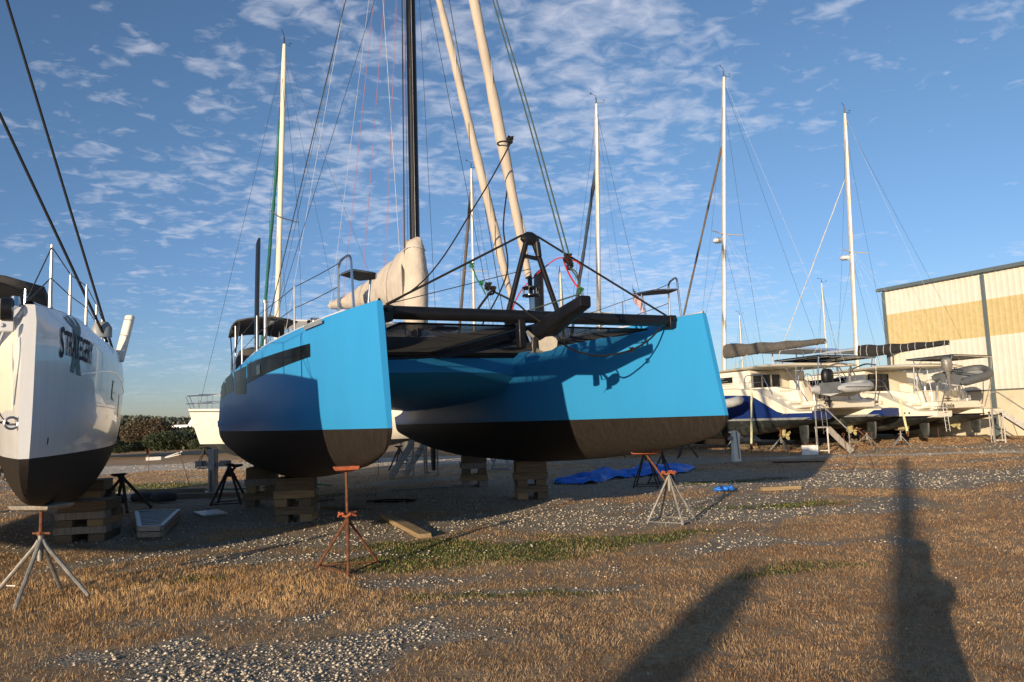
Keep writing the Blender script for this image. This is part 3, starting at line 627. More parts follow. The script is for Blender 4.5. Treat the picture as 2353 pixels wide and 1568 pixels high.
# stem bullnose strips: bright bow edge
# crossbeam
ZB = 3.13; YB = .86
g = G(); g.tube([(-2.27, YB, ZB-.0), (2.22, YB, ZB)], .088, 16, sq=.9); cb_ = g.build('crossbeam', M['blackm'], blue, ang=60)
for s in (-1, 1):
    g = G(); g.box((s*2.20, YB, ZB-.02), (.12, .2, .2)); g.tube([(s*2.21, YB-.1, ZB+.02), (s*2.21, YB-.13, ZB+.02)], .03, 10); g.build('beam_bracket', M['blackm'], cb_, bevel=.02)
# bowsprit / longeron (deep at the crossbeam)
g = G(); rings = []
for y, zt, zb, w in ((-.33, 3.235, 3.105, .070), (-.31, 3.24, 3.09, .082), (0, 3.19, 3.02, .10), (.3, 3.14, 2.93, .115), (.6, 3.10, 2.85, .13), (.86, 3.04, 2.81, .14), (1.3, 3.05, 2.83, .14), (2.2, 3.05, 2.86, .13), (3.6, 3.07, 2.89, .12), (5.05, 3.09, 2.92, .12)):
    c = (zt+zb)/2; hh = (zt-zb)/2
    rings.append([(w*(abs(math.cos(a))**.28)*(1 if math.cos(a) >= 0 else -1), y, c+hh*(abs(math.sin(a))**.28)*(1 if math.sin(a) >= 0 else -1)) for a in [2*math.pi*(i+.5)/24 for i in range(24)]])
g.loft(rings); spr = g.build('bowsprit', M['carbon'], blue, ang=45)
g = G(); g.tube([(0, -.26, 3.22), (0, -.26, 3.29)], .02, 8); g.build('padeye', M['steel'], spr); g = G(); g.tube([(.03, -.12, 3.18), (.03, -.12, 3.25)], .018, 8); g.build('padeye', M['steel'], spr)
# striker: A-frame over the crossbeam
g = G(); ap = Vector((-.13, YB, 4.24))
for fx, fy in ((-.50, YB), (.28, YB)): g.tube([(fx, fy, ZB+.05), (ap.x+(.045 if fx > 0 else -.045), YB, 4.22)], .038, 10)
st_ = g.build('striker_frame', M['carbon'], blue)
g = G(); g.loft([[(ap.x+.15*k*math.cos(a), YB+.06*k*math.sin(a), ap.z+h) for a in [i*math.pi/8 for i in range(16)]] for k, h in ((.55, -.10), (1, -.03), (.9, .03), (.35, .08))]); g.tube([(ap.x+.10, YB-.02, 4.18), (ap.x+.12, YB-.02, 3.98)], .045, 10); g.bar((-.24, YB, 3.98), (0, YB, 3.95), .04, .05); g.build('striker_cap', M['blackm'], st_)
wire('striker_stay', (ap.x-.12, YB, 4.27), (-2.2, YB, ZB+.1), blue, .016, 'blackrope'); wire('striker_stay', (ap.x+.12, YB, 4.27), (2.15, YB, ZB+.08), blue, .016, 'blackrope')
# trampolines: knotted net laid in real strands
def net(x0, x1, y0, y1, z0, z1):
    g = G(); sp_ = .045
    Z = lambda x, y: z0+(z1-z0)*(y-y0)/(y1-y0)-.05*math.sin(math.pi*(y-y0)/(y1-y0))*math.sin(math.pi*(x-x0)/(x1-x0))
    nx = int((x1-x0)/sp_); ny = int((y1-y0)/sp_)
    for i in range(nx+1):
        x = x0+(x1-x0)*i/nx; g.tube([(x, y0+(y1-y0)*k/6, Z(x, y0+(y1-y0)*k/6)) for k in range(7)], .0036, 3, caps=False)
    for i in range(ny+1):
        y = y0+(y1-y0)*i/ny; g.tube([(x0+(x1-x0)*k/4, y, Z(x0+(x1-x0)*k/4, y)+.003) for k in range(5)], .0036, 3, caps=False)
    o = g.build('trampoline', M['net'], blue, smooth=False)
    g = G(); g.tube([(x0, y0, z0), (x0, y1, z1), (x1, y1, z1), (x1, y0, z0), (x0, y0, z0)], .016, 6); g.build('net_border', M['blackrope'], o)
    return o
net(-1.95, -.2, 1.1, 4.9, 3.03, 3.03); net(.2, 1.95, 1.1, 4.9, 3.03, 3.03)
# bridgedeck, vaulted between the hulls
g = G(); rings = []
for y, zb, zt in ((5.0, 2.66, 3.10), (5.5, 2.40, 3.14), (7, 2.20, 3.16), (10, 2.10, 3.10), (11.6, 2.10, 2.9), (12.0, 2.16, 2.6)):
    w = 1.75; r = []
    for t in (-1, -.85, -.6, -.3, 0, .3, .6, .85, 1): r.append((w*t, y+.35*(1-abs(t))*0, zb-.08*max(0, abs(t)-.55)/.45))
    r += [(w, y, zt), (0, y, zt+.04), (-w, y, zt)]
    rings.append(r)
g.loft(rings); g.build('bridgedeck', M['blue'], blue, ang=40)
# front beam and coachroof
g = G(); g.tube([(-1.8, 5.0, 3.03), (1.8, 5.0, 3.03)], .10, 12); g.build('front_beam', M['blackm'], blue)
g = G(); rings = []
for y, w, z in ((5.7, 1.35, 3.20), (6.1, 1.55, 3.42), (6.9, 1.75, 3.66), (8.5, 1.8, 3.80), (10.3, 1.7, 3.84), (10.9, 1.55, 3.80)):
    rings.append([(-w-.12, y, 3.1), (-w, y, 3.1+(z-3.1)*.6), (-w*.8, y, 3.1+(z-3.1)*.93), (0, y, z+.05), (w*.8, y, 3.1+(z-3.1)*.93), (w, y, 3.1+(z-3.1)*.6), (w+.12, y, 3.1)])
g.loft(rings, closed=True); cr = g.build('coachroof', M['white'], blue, ang=60)
g = G(); rw = []
for y, w, z in ((5.72, 1.36, 3.17), (6.12, 1.56, 3.36)):
    rw.append([(w*t, y-.03-.02*(1-abs(t)), z+.10*(1-t*t)*.5+.03) for t in np.linspace(-.92, .92, 9)])
g.grid(rw); g.build('window', M['glass'], cr, solid=.02)
for s in (-1, 1): g = G(); g.grid([[(s*(1.60+.012), 6.7, 3.24), (s*1.78, 9.2, 3.26)], [(s*1.55, 6.85, 3.38), (s*1.72, 9.0, 3.52)]]); g.build('window', M['glass'], cr, solid=.02)
g = G(); rg = []
for k in range(13):
    a = math.pi*k/12; rg.append((-1.1+.42*math.cos(a), 7.6, 3.80+.13*math.sin(a)))
g.tube(rg, .018, 6); g.build('grab_rail', M['steel'], cr)
for hx, hy in ((-1.1, 7.3), (1.0, 7.3), (-2.4, 4.2), (2.4, 4.2), (-2.4, 8.6)):
    g = G(); zz = 3.78 if abs(hx) < 2 else 3.17; g.box((hx, hy, zz), (.5, .5, .07)); g.build('deck_hatch', M['acry'], blue, bevel=.02)
# mast with trapped details
mb = Vector((-.02, 6.2, 3.15)); mt_ = Vector((.30, 7.0, 20.0)); mtop = mt_
mo = mast(blue, mb, mt_, .145, 'carbon', spreads=(), wires=False, sq=.72)
g = G(); md = (mt_-mb)
g.tube([mb.lerp(mt_, .02)+Vector((-.03, -.13, 0)), mb.lerp(mt_, .98)+Vector((-.03, -.12, 0))], .010, 5); g.build('halyard', M['wirew'], mo)
for dx, dy, mm_, e in ((-.20, .10, 'wire', .06), (-.17, -.02, 'wire', .05), (-.23, .05, 'blackrope', .02), (-.10, -.14, 'wire', .03)):
    wire('halyard', mb+Vector((dx, dy, .1)), mt_+Vector((dx*.6, dy*.6, -1)), blue, .007, mm_)
# lazyjacks: thin red lines from mast to boom
BA, BBm = Vector((-.05, 6.5, 4.22)), Vector((-.42, 12.2, 5.02))
for t, up_, off in ((.12, .42, .1), (.2, .46, -.1), (.34, .5, .12), (.48, .55, -.12), (.62, .6, .1), (.75, .62, -.1), (.9, .66, .1)):
    p = BA.lerp(BBm, t)+Vector((off, 0, .45*(1-t))); wire('lazyjack', p, mb.lerp(mt_, up_+.25)+Vector((-.05+off*.6, .1, 0)), blue, .0035, 'wirer')
# boom with tall beige sail cover
g = G(); g.tube([BA, BBm], [.12, .10], 10, sq=.8); bo = g.build('boom', M['carbon'], blue)
g = G(); rings = []
n = 34
for i in range(n+1):
    t = i/n; p = BA.lerp(BBm, -.055+1.05*t); hh = 1.10*(1-max(t, 0))**1.5+.34-.10*t; w = .30*(1-.55*t); ring = []
    for k in range(20):
        q = 2*math.pi*k/20; c, s_ = math.cos(q), math.sin(q); wr = .022*math.sin(5*q+t*40)+.018*math.sin(t*70+2*q)*(1-t)
        ring.append((p.x+(w*(1-.45*max(0, s_))+wr)*c, p.y+.28*max(0, s_)*math.exp(-t*8), p.z-.14*(1-.3*t)-.32*math.exp(-t*14)*(1 if s_ < 0 else 0)+(s_*.5+.5)*hh+wr*.5))
    rings.append(ring)
g.loft(rings); sc_ = g.build('sail_cover', M['canvas'], blue, ang=75)
g = G(); rings = []
for z, r_r in ((3.62, .17), (3.8, .24), (4.2, .28), (4.7, .27), (5.1, .24), (5.38, .20), (5.50, .17)):
    c = mb.lerp(mt_, (z-3.15)/16.85); rings.append([(c.x+(r_r+.018*math.sin(4*a+z*9))*math.cos(a)*.95, c.y+.05+(r_r*1.3+.02*math.sin(5*a+z*7))*math.sin(a), z+.04*math.sin(3*a)) for a in [2*math.pi*i/20 for i in range(20)]])
g.loft(rings); g.build('mast_collar', M['canvas'], sc_, ang=75)
for z in (5.3, 4.55, 4.05): 
    c = mb.lerp(mt_, (z-3.15)/16.85); g = G(); g.tube([(c.x+.215*math.cos(a), c.y+.05+.30*math.sin(a), z+.02*math.sin(2*a)) for a in [2*math.pi*i/16 for i in range(17)]], .012, 5); g.build('tie', M['wirew'], sc_)
# solar/dodger frame under the boom
g = G(); arch_tube(g, [(-.9, 9.8, 4.35), (-.8, 6.9, 4.10), (.25, 6.9, 4.10), (.25, 9.8, 4.35)], .028, rad=.15); g.build('dodger_frame', M['blackm'], blue)
g = G(); g.hexa([(-.85, 7, 4.08), (.2, 7, 4.08), (.2, 9.7, 4.30), (-.85, 9.7, 4.30), (-.85, 7, 4.11), (.2, 7, 4.11), (.2, 9.7, 4.33), (-.85, 9.7, 4.33)]); g.build('dodger_panel', M['acry'], blue)
# furled headsails
furled('furled_sail', (-.02, 1.15, 3.74), (-.02+.28, 6.75, 19.6), blue, .084, 'sailc', seed=1)
furled('furled_sail', (-.02, 1.72, 3.48), (.22, 6.55, 13.6), blue, .070, 'sailc', seed=4, straps=True)
# drum of the furler
g = G()
for z, r_r in ((3.46, .125), (3.57, .125)): g.tube([(-.02, 1.10, z), (-.02, 1.10, z+.022)], r_r, 24)
g.tube([(-.02, 1.08, 3.2), (-.02, 1.12, 3.75)], [.03, .035], 8)
for a in range(6): g.tube([(-.02+.115*math.cos(a), 1.10+.115*math.sin(a), 3.47), (-.02+.115*math.cos(a), 1.10+.115*math.sin(a), 3.58)], .008, 4)
g.build('furler_drum', M['blackm'], blue)
g = G(); g.box((-.02, 1.08, 3.30), (.06, .05, .28)); g.build('furler_link', M['steel'], blue)
g = G(); g.tube([(-.14, 1.72, 3.25), (-.02, 1.72, 3.25), (.10, 1.72, 3.25)], [.10, .12, .10], 16); g.box((-.02, 1.72, 3.22), (.18, .2, .16)); g.build('furler_drum', M['carbon'], blue)
# patches on the furled sails
# gennaker tack line pair down to the sprit, with blocks
def rope(name, pts, r, m, parent=blue, k=10):
    g = G(); P = [Vector(p) for p in pts]; out = []
    for i in range(len(P)-1):
        p0 = P[max(i-1, 0)]; p1 = P[i]; p2 = P[i+1]; p3 = P[min(i+2, len(P)-1)]
        for j in range(k):
            t = j/k; out.append(.5*((2*p1)+(p2-p0)*t+(2*p0-5*p1+4*p2-p3)*t*t+(3*p1-p0-3*p2+p3)*t**3))
    out.append(P[-1]); g.tube(out, r, 6); return g.build(name, M[m], parent)
def knot(c, r, m, parent=blue, seed=0):
    rr = random.Random(seed); g = G(); c = Vector(c); pts = []
    for i in range(40):
        t = i/39*6*math.pi; pts.append(c+Vector((r*math.sin(t*1.3+seed)*.8, r*math.cos(t)*.6, r*math.sin(t*.77)*.9)))
    g.tube(pts, r*.28, 6); return g.build('knot', M[m], parent)
bk = Vector((.02, .10, 3.80))
for o_ in (-.035, .035): rope('tack_line', [bk+Vector((o_, 0, 0)), (o_+.06, 1.2, 6.35), (o_+.12, 2.5, 9.15), (o_+.22, 6.5, 18.4)], .012, 'grope1')
knot(bk, .055, 'blackrope', seed=1); knot(bk-Vector((-.01, .03, .11)), .045, 'blackrope', seed=5)
rope('tack_line', [bk-Vector((0, .03, .13)), (-.01, -.15, 3.5), (.0, -.24, 3.28)], .010, 'grope1'); rope('tack_line', [bk-Vector((0, .03, .13)), (.03, -.1, 3.55), (.03, -.12, 3.26)], .010, 'grope1')
rope('tack_line', [(0, -.24, 3.28), (-.03, .3, 3.27), (-.03, 1.6, 3.27)], .010, 'grope1'); knot((0, -.22, 3.32), .035, 'grope2', seed=3)
rk = Vector((.45, YB-.02, 3.98))
rope('red_rope', [rk, (.1, .35, 3.85), (-.02, 0, 3.55), (.02, -.2, 3.30)], .012, 'red'); rope('red_rope', [rk, (.25, .9, 3.95), (-.05, 1.3, 3.60), (-.1, 1.6, 3.3)], .009, 'red'); rope('red_rope', [rk, (.5, .6, 3.85), (.16, .1, 3.5), (.02, -.22, 3.32)], .009, 'red')
knot(rk, .05, 'red', seed=2)
# black bridle from striker stay, knots and hanging anchor rope
sk = Vector((-1.02, YB, 3.80)); knot(sk, .030, 'grope2', seed=7); rope('green_rope', [sk, (-.96, YB-.02, 3.62), (-.9, YB-.03, 3.52), (-.84, YB-.03, 3.40)], .010, 'grope2'); knot((-.90, YB-.03, 3.56), .028, 'grope2', seed=9)
kb = Vector((-.76, YB-.05, 3.46)); knot(kb, .055, 'blackrope', seed=4); knot(kb+Vector((-.05, 0, .06)), .045, 'blackrope', seed=8)
rope('bridle', [kb, (-.45, YB-.12, 3.30), (-.30, YB-.16, 3.17), (-.05, YB-.22, 2.98), (.12, YB-.26, 2.82), (.28, YB-.2, 2.70), (.6, YB-.1, 2.62), (1.0, YB-.0, 2.60), (1.45, YB, 2.68), (1.8, YB, 2.84), (2.02, YB, 3.03)], .014, 'blackrope')
rope('bridle', [kb, (-.84, YB+.05, 3.33), (-.88, YB+.25, 3.20)], .016, 'blackrope'); knot((1.48, YB, 2.69), .035, 'blackrope', seed=6)
rope('mooring_line', [(-1.05, YB+4.1, 2.9), (-.5, YB+2.2, 2.80), (-.22, YB+.6, 2.90)], .018, 'net')
g = G(); g.tube([(-1.12, 4.9, 2.92), (-1.12, 4.9, 2.82)], .05, 8); g.build('bridle_block', M['blackm'], blue)
wire('prodder_brace', (-2.2, YB, ZB+.1), (-.03, YB+.2, 3.85), blue, .0001 if False else .006)
rope('sheet', [(-.05, 1.45, 5.88), (-.6, 1.6, 4.9), (-1.4, 2.0, 3.7), (-2.4, 3.4, 3.2)], .012, 'blackrope'); knot((-.04, 1.55, 5.92), .05, 'blackrope', seed=11)
rope('sheet', [(.05, 1.9, 5.25), (-.13, 1.7, 4.6), (-.1, 1.7, 3.9), (-.3, 2.2, 3.2)], .012, 'blackrope')
g = G(); g.tube([(-.02+.095*math.cos(a), 1.82+.095*math.sin(a), 5.96) for a in [2*math.pi*i/12 for i in range(13)]], .014, 5); g.build('tie', M['blackrope'], blue)
# small makers patches (plain blue-and-white panels) on the furled sails
for c, rr_ in ((Vector((.02, 2.05, 6.3)), .09), (Vector((0, 1.95, 3.99)), .07)): pass
# anchor roller bracket, chain and anchor
g = G(); g.box((-.33, YB-.02, 2.89), (.11, .12, .40)); g.build('anchor_bracket', M['carbon'], blue, bevel=.02)
g = G(); g.bar((-.27, YB-.08, 2.92), (-.22, YB-.10, 2.76), .015, .03); g.build('roller_cheek', M['steel'], blue)
an = empty('anchor', 'galvanised plough anchor hanging under the crossbeam of the blue catamaran', 'anchor', Matrix.Translation(BO) @ Matrix.Rotation(BR, 4, 'Z') @ Vector((-.17, YB-.14, 2.78)), BR)
g = G(); g.bar((-.10, .06, .14), (-.01, -.07, 0), .02, .045); g.build('shank', M['anchor'], an, bevel=.006)
def plate(g, pts, th):
    n = len(pts); q = [Vector(p) for p in pts]; nn = (q[1]-q[0]).cross(q[2]-q[0]).normalized()*th
    g.add([p for p in q]+[p+nn for p in q], [tuple(range(n-1, -1, -1)), tuple(range(n, 2*n))]+[(i, (i+1) % n, n+(i+1) % n, n+i) for i in range(n)])
g = G(); fl = lambda P, sg: [((a-800)*.00108, -.05-abs(a-800)*sg*1.7, (1340-b)*.00108) for a, b in P]; plate(g, fl([(800, 1345), (830, 1338), (880, 1302), (940, 1298), (972, 1325), (987, 1360), (980, 1430), (930, 1470), (805, 1492)], .0006), .012); g.build('fluke', M['anchor'], an)
g = G(); plate(g, fl([(797, 1345), (797, 1500), (680, 1497), (662, 1430), (672, 1365), (700, 1312), (745, 1288)], .0006), .012); g.build('fluke', M['anchor'], an)
g = G(); g.tube([(-.09, -.03, -.01), (.155, -.05, -.008)], .008, 6); plate(g, [(-.145, -.10, -.172), (0, -.18, -.176), (.01, -.17, -.165), (-.065, -.11, -.11)], .01); g.tube([(-.14, -.08, -.17), (-.19, -.10, -.205)], .006, 5); g.build('crossbar', M['anchor'], an)
# rigging
for s in (-1, 1):
    wire('shroud', (s*(hsep+.45), 7.8, 3.1), mb.lerp(mt_, .84), blue, .011); wire('shroud', (s*(hsep+.35), 8.2, 3.1), mb.lerp(mt_, .62), blue, .006)
    wire('running_backstay', (s*hsep, 11.6, 2.6), mb.lerp(mt_, .88), blue, .006)
wire('spare_halyard', (-2.3, 9.0, 3.1), mb.lerp(mt_, .97), blue, .0045, 'wirew'); wire('spare_halyard', (-1.0, 10.2, 3.9), mb.lerp(mt_, .9), blue, .0045, 'wirew'); wire('spare_halyard', (-.25, 6.5, 5.3), mb.lerp(mt_, .9)+Vector((-1.0, 0, 0)), blue, .006, 'wirew')
# pulpits with seats, stanchions, lifelines
for s in (-1, 1):
    cx = s*hsep; g = G(); z0 = 3.17; yy = 1.15 if s < 0 else 1.25
    b1 = HB.hb(yy+.1, 3.1)-.05
    arch_tube(g, [(cx+s*.255, yy+.22, z0-.02), (cx+s*.25, yy+.20, z0+.68), (cx+s*.17, yy-.12, z0+.72), (cx+s*.155, yy-.20, z0-.02)], .017, rad=.10); g.tube([(cx-s*.20, yy+.32, z0+.50), (cx-s*.14, yy+.28, z0)], .015, 8); po = g.build('pulpit', M['steel'], blue)
    g = G(); g.prism([(cx+s*.24, yy+.20), (cx+s*.16, yy-.16), (cx-s*.18, yy-.02), (cx-s*.28, yy+.35), (cx-s*.10, yy+.52)], 2, z0+.50, z0+.52); g.build('seat', M['greyc2'], po, bevel=.01)
    g = G(); arch_tube(g, [(cx+s*.24, yy+.20, z0+.51), (cx+s*.16, yy-.16, z0+.51), (cx-s*.18, yy-.02, z0+.51), (cx-s*.28, yy+.35, z0+.51), (cx-s*.10, yy+.52, z0+.51), (cx+s*.23, yy+.21, z0+.51)], .011, rad=.05); g.build('seat_rim', M['steel'], po)
    pr = [(cx+s*.255, yy+.22, z0)]
    for y in (3.15, 6.0, 8.2, 10.6):
        p = HB.pt(y, HB.ZS(y), s, -.06); q = (cx+p[0], y, p[2]); g = G(); g.tube([q, (q[0], q[1], q[2]+.35), (q[0], q[1], q[2]+.70)], [.017, .015, .012], 8); g.build('stanchion', M['steel'], blue); pr.append(q)
    for a, b in zip(pr[:-1], pr[1:]):
        for h in (.37, .69):
            wire('lifeline', (a[0], a[1], a[2]+h*(.95 if a is pr[0] else 1)), (b[0], b[1], b[2]+h), blue, .0065, sag=.01)
# winches, clutches on the port deck
for x, y in ((-2.75, 2.6), (-2.9, 6.4), (-2.6, 9.2), (2.0, 5.4)):
    g = G(); z = HB.ZS(y); g.tube([(x, y, z), (x, y, z+.06), (x, y, z+.10), (x, y, z+.14)], [.075, .055, .05, .065], 14); g.build('winch', M['steel'], blue)
g = G(); g.box((-2.75, 3.2, 3.2), (.10, .25, .08), rz=.3); g.tube([(-2.72, 3.1, 3.15), (-2.72, 3.2, 3.32)], .03, 6); g.build('deck_block', M['blackm'], blue)
# stern bimini and helm covers
bz = 4.22
g = G(); rows = []
for i in range(7):
    t = i/6; rows.append([(-3.1+1.35*t, 9.9+2.3*q, bz+.10*math.sin(math.pi*t)-.22*max(0, (q-.75))/.25*.6+.05*math.sin(math.pi*q)) for q in np.linspace(0, 1, 7)])
g.grid(rows); g.build('bimini', M['greyc'], blue, solid=.04)
g = G()
for x in (-3.05, -1.8):
    arch_tube(g, [(x, 10.0, bz-.02), (x, 11.0, 3.5), (x, 11.1, 2.75)], .02); arch_tube(g, [(x, 12.2, bz-.08), (x, 11.6, 3.3), (x, 11.1, 2.6)], .018); g.tube([(x, 10.9, bz), (x, 10.9, 2.8)], .02, 8)
g.build('bimini_frame', M['steel'], blue)
g = G(); g.loft([[(-2.6+.45*k*math.cos(a), 10.7+.45*k*math.sin(a), 3.0+h) for a in [i*math.pi/8 for i in range(16)]] for k, h in ((1, 0), (1.05, .35), (.85, .60), (.3, .68))]); g.build('helm_cover', M['greyc'], blue)
g = G(); g.box((0, 11.3, 4.35), (4.6, 1.5, .05)); g.build('hardtop', M['white'], blue, bevel=.02)
g = G(); g.tube([(-2.73, 8.0, 3.05), (-2.73, 8.0, 4.35)], [.04, .035], 10); g.tube([(-2.73, 8.0, 4.35), (-2.73, 8.0, 4.40)], .06, 10); g.build('antenna_post', M['frame'], blue)
for s in (-1, 1):
    g = G(); g.tube([(s*1.9, 10.8, 2.9), (s*1.9, 10.8, 4.33)], .025, 8); g.tube([(s*1.9, 11.8, 2.7), (s*1.9, 11.8, 4.33)], .025, 8); g.build('hardtop_post', M['steel'], blue)

# ------------------------------------------------------------------ the white catamaran on the left
wh = empty('catamaran', 'glossy white catamaran with a dark name on its bow at the left edge', 'catamaran', SO, SR)
for cx in (0, -4.6):
    g = G(); HS.mesh(g, cx); h = g.build('hull', [M['white'], M['anti']], wh, ang=50); g = G(); HS.deck(g, cx, zo=.004, inset=.0); g.build('deck', M['white'], h)
    hs_ = h if cx == 0 else hs_
    rudder(wh, cx, 11.4, 1.15, .35, M['anti'])
# inner side flare from hull to bridgedeck
g = G(); rings = []
for y, k in ((.35, .0), (1.2, .12), (2.4, .5), (4, 1.0), (9.5, 1.2), (11.5, 1.2)):
    z1 = HS.ZS(y)-.12; b = HS.hb(y, 2.0)
    rings.append([(-b+.12, y, 1.62), (-b-.10*k, y, 2.0), (-b-.55*k, y, 2.35), (-b-1.2*k, y, 2.45+.0*k), (-b-1.2*k, y, z1), (-b+.12, y, z1)])
g.loft(rings); g.build('bridgedeck_flare', M['cream'], wh, ang=50)
g = G(); g.box((-2.3, 8, 2.72), (3.6, 8.0, .6)); g.build('bridgedeck', M['cream'], wh)
g = G(); rings = []
for y, w, z in ((4.9, 1.3, 3.05), (5.6, 1.7, 3.5), (6.8, 1.9, 3.72), (9, 1.9, 3.75)):
    rings.append([(-2.3-w-.2, y, 2.9), (-2.3-w, y, z-.1), (-2.3, y, z), (-2.3+w, y, z-.1), (-2.3+w+.2, y, 2.9)])
g.loft(rings); g.build('coachroof', M['white'], wh)
g = G(); rows = []
for i in range(9):
    t = i/8; rows.append([(-4.6+4.3*t, 6.4+2.6*q, 4.12+.20*math.sin(math.pi*(.12+.76*t))-.10*(t > .97)-.14*q*0) for q in np.linspace(0, 1, 4)])
g.grid(rows); g.build('hardtop_awning', M['greyc'], wh, solid=.11)
for x in (-.55, -.95):
    g = G(); g.tube([(x, 6.5, 2.95), (x, 6.5, 4.2)], .022, 8); g.build('awning_post', M['steel'], wh)
# crossbeam, lashing
g = G(); g.tube([(-4.5, .14, 2.86), (-.20, .14, 2.86)], .095, 18, sq=1); cbw = g.build('crossbeam', M['galv'], wh)
g = G(); g.tube([(-.21, .14, 2.86), (-.13, .14, 2.86)], .103, 18); g.build('beam_cap', M['blackm'], cbw)
g = G(); g.box((-.19, .08, 2.70), (.16, .05, .09)); g.tube([(-.20, .04, 2.71), (-.20, .06, 2.71)], .02, 10); g.build('beam_bracket', M['white'], cbw, bevel=.012)
def wrope(pts, r, m): 
    return rope('bridle_rope', pts, r, m, wh)
wrope([(-.22, .05, 2.64), (-.27, .0, 2.5), (-.38, .0, 2.3), (-.52, .0, 2.1)], .016, 'wirew'); wrope([(-.18, .05, 2.64), (-.22, .0, 2.5), (-.33, .0, 2.3), (-.46, .0, 2.1)], .016, 'wirew')
wrope([(-.24, .30, 2.60), (-.235, .25, 2.2), (-.20, .18, 1.95), (-.12, .08, 1.86)], .005, 'blackrope'); wrope([(-.12, .05, 1.86), (-.5, .3, 1.92), (-.9, .5, 2.0)], .011, 'blackrope')
g = G(); g.tube([(-.10+.05*math.cos(a), .04, 1.86+.05*math.sin(a)) for a in [2*math.pi*i/14 for i in range(15)]], .012, 6); g.build('shackle', M['steel'], wh)
# stanchions and lifelines along the near deck edge
pr = []
for y, h in ((.72, .66), (1.72, .50), (3.1, .58), (4.6, .56), (6.4, .6), (8.5, .6)):
    p = HS.pt(y, HS.ZS(y), 1, -.05); q = Vector((p[0], p[1], p[2]-.01)); pr.append((q, h)); g = G(); g.tube([q, q+Vector((0, 0, h*.5)), q+Vector((0, 0, h))], [.020, .017, .013], 8); g.build('stanchion', M['frame'], wh)
for (a, ha), (b, hb_) in zip(pr[:-1], pr[1:]):
    for k in (.5, .97): wire('lifeline', a+Vector((0, 0, ha*k)), b+Vector((0, 0, hb_*k)), wh, .006)
wire('lifeline', (-.05, .25, 2.93), pr[0][0]+Vector((0, 0, .64)), wh, .006); wire('lifeline', (-.05, .25, 2.93), pr[0][0]+Vector((0, 0, .33)), wh, .006)
g = G(); g.tube([(-.12, .22, 2.90), (-.12, .22, 2.99)], [.05, .035], 10); g.build('cleat', M['steel'], wh)
p = HS.pt(5.6, 2.95, 1, 0)
g = G(); g.bar((p[0], 5.5, 2.85), (p[0]+.16, 5.7, 3.62), .14, .10); g.build('gangway_board', M['cream'], wh, bevel=.03)
g = G(); g.loft([[(.55+.13*k*math.cos(a), 4.3+.07*k*math.sin(a), 3.1+h) for a in [i*math.pi/8 for i in range(16)]] for k, h in ((1, 0), (1, .14), (.6, .22))]); g.build('dorade_vent', M['grey'], wh)
# stays rising out of frame
wire('forestay', (.62, 4.3, 3.03), (-4.2, -.4, 13.6), wh, .019, 'blackrope'); wire('shroud', (.70, 5.4, 3.03), (-2.4, 2.4, 13.5), wh, .019, 'blackrope')
mast(wh, (-2.3, 5.6, 3.6), (-2.3, 6.3, 20), .13, 'alloy', wires=False)
# knuckle line and porthole
g = G(); pts = []
for i in range(40):
    t = i/39; y = 1.45+7.5*t; z = 2.37+.22*math.sin(min(1, t*2.4)*math.pi/2)-.25*max(0, t-.6); q = HS.pt(y, z, 1, .0005); pts.append(q)
g.tube(pts, .008, 6); g.build('knuckle_moulding', M['white'], wh)
g = G(); HS.patch(g, 0, 1, [(4.0, 2.24), (4.26, 2.23), (4.26, 2.44), (4.06, 2.45)], .008, 4, 4); g.build('window', M['glass'], wh)
g = G(); HS.patch(g, 0, 1, [(3.96, 2.21), (4.30, 2.20), (4.30, 2.465), (4.02, 2.475)], .004, 4, 4); g.build('window_frame', M['blackm'], wh)
g = G(); HS.patch(g, 0, 1, [(5.6, 2.0), (6.0, 2.0), (6.0, 2.35), (5.6, 2.35)], .008, 4, 4); g.build('window', M['glass'], wh)
g = G(); HS.patch(g, 0, 1, [(.45, 1.66), (.475, 1.66), (.475, 1.72), (.45, 1.72)], .004, 1, 1); g.build('drain', M['blackm'], wh)
# name and crossed ribbons on the bow
def onS(y, z, off=.007): return HS.pt(y, z, 1, off)
N0, N1 = .60, 1.98
letter('S', lambda u, v: onS(N0+u, 2.485+v), .13, .31, M['ink'], wh, .02)
letter('TRATEGERY', lambda u, v: onS(N0+.15+u, 2.52+v), N1-N0-.15, .25, M['ink'], wh, .018, spacing=.95)
for a, b, z0, z1 in (((1.18, 1.30), (1.02, 1.14), 2.20, 2.98), ((1.38, 1.50), (1.52, 1.64), 2.18, 2.99)):
    pass
for quad in ([(.98, 2.375), (1.14, 2.365), (1.40, 2.965), (1.24, 2.97)], [(1.24, 2.36), (1.44, 2.355), (1.10, 2.955), (.94, 2.945)]):
    g = G(); HS.patch(g, 0, 1, quad, .0025 if quad[0][0] < 1.1 else .0035, 4, 12); g.build('ribbon_stripe', M['ribbon'], wh)

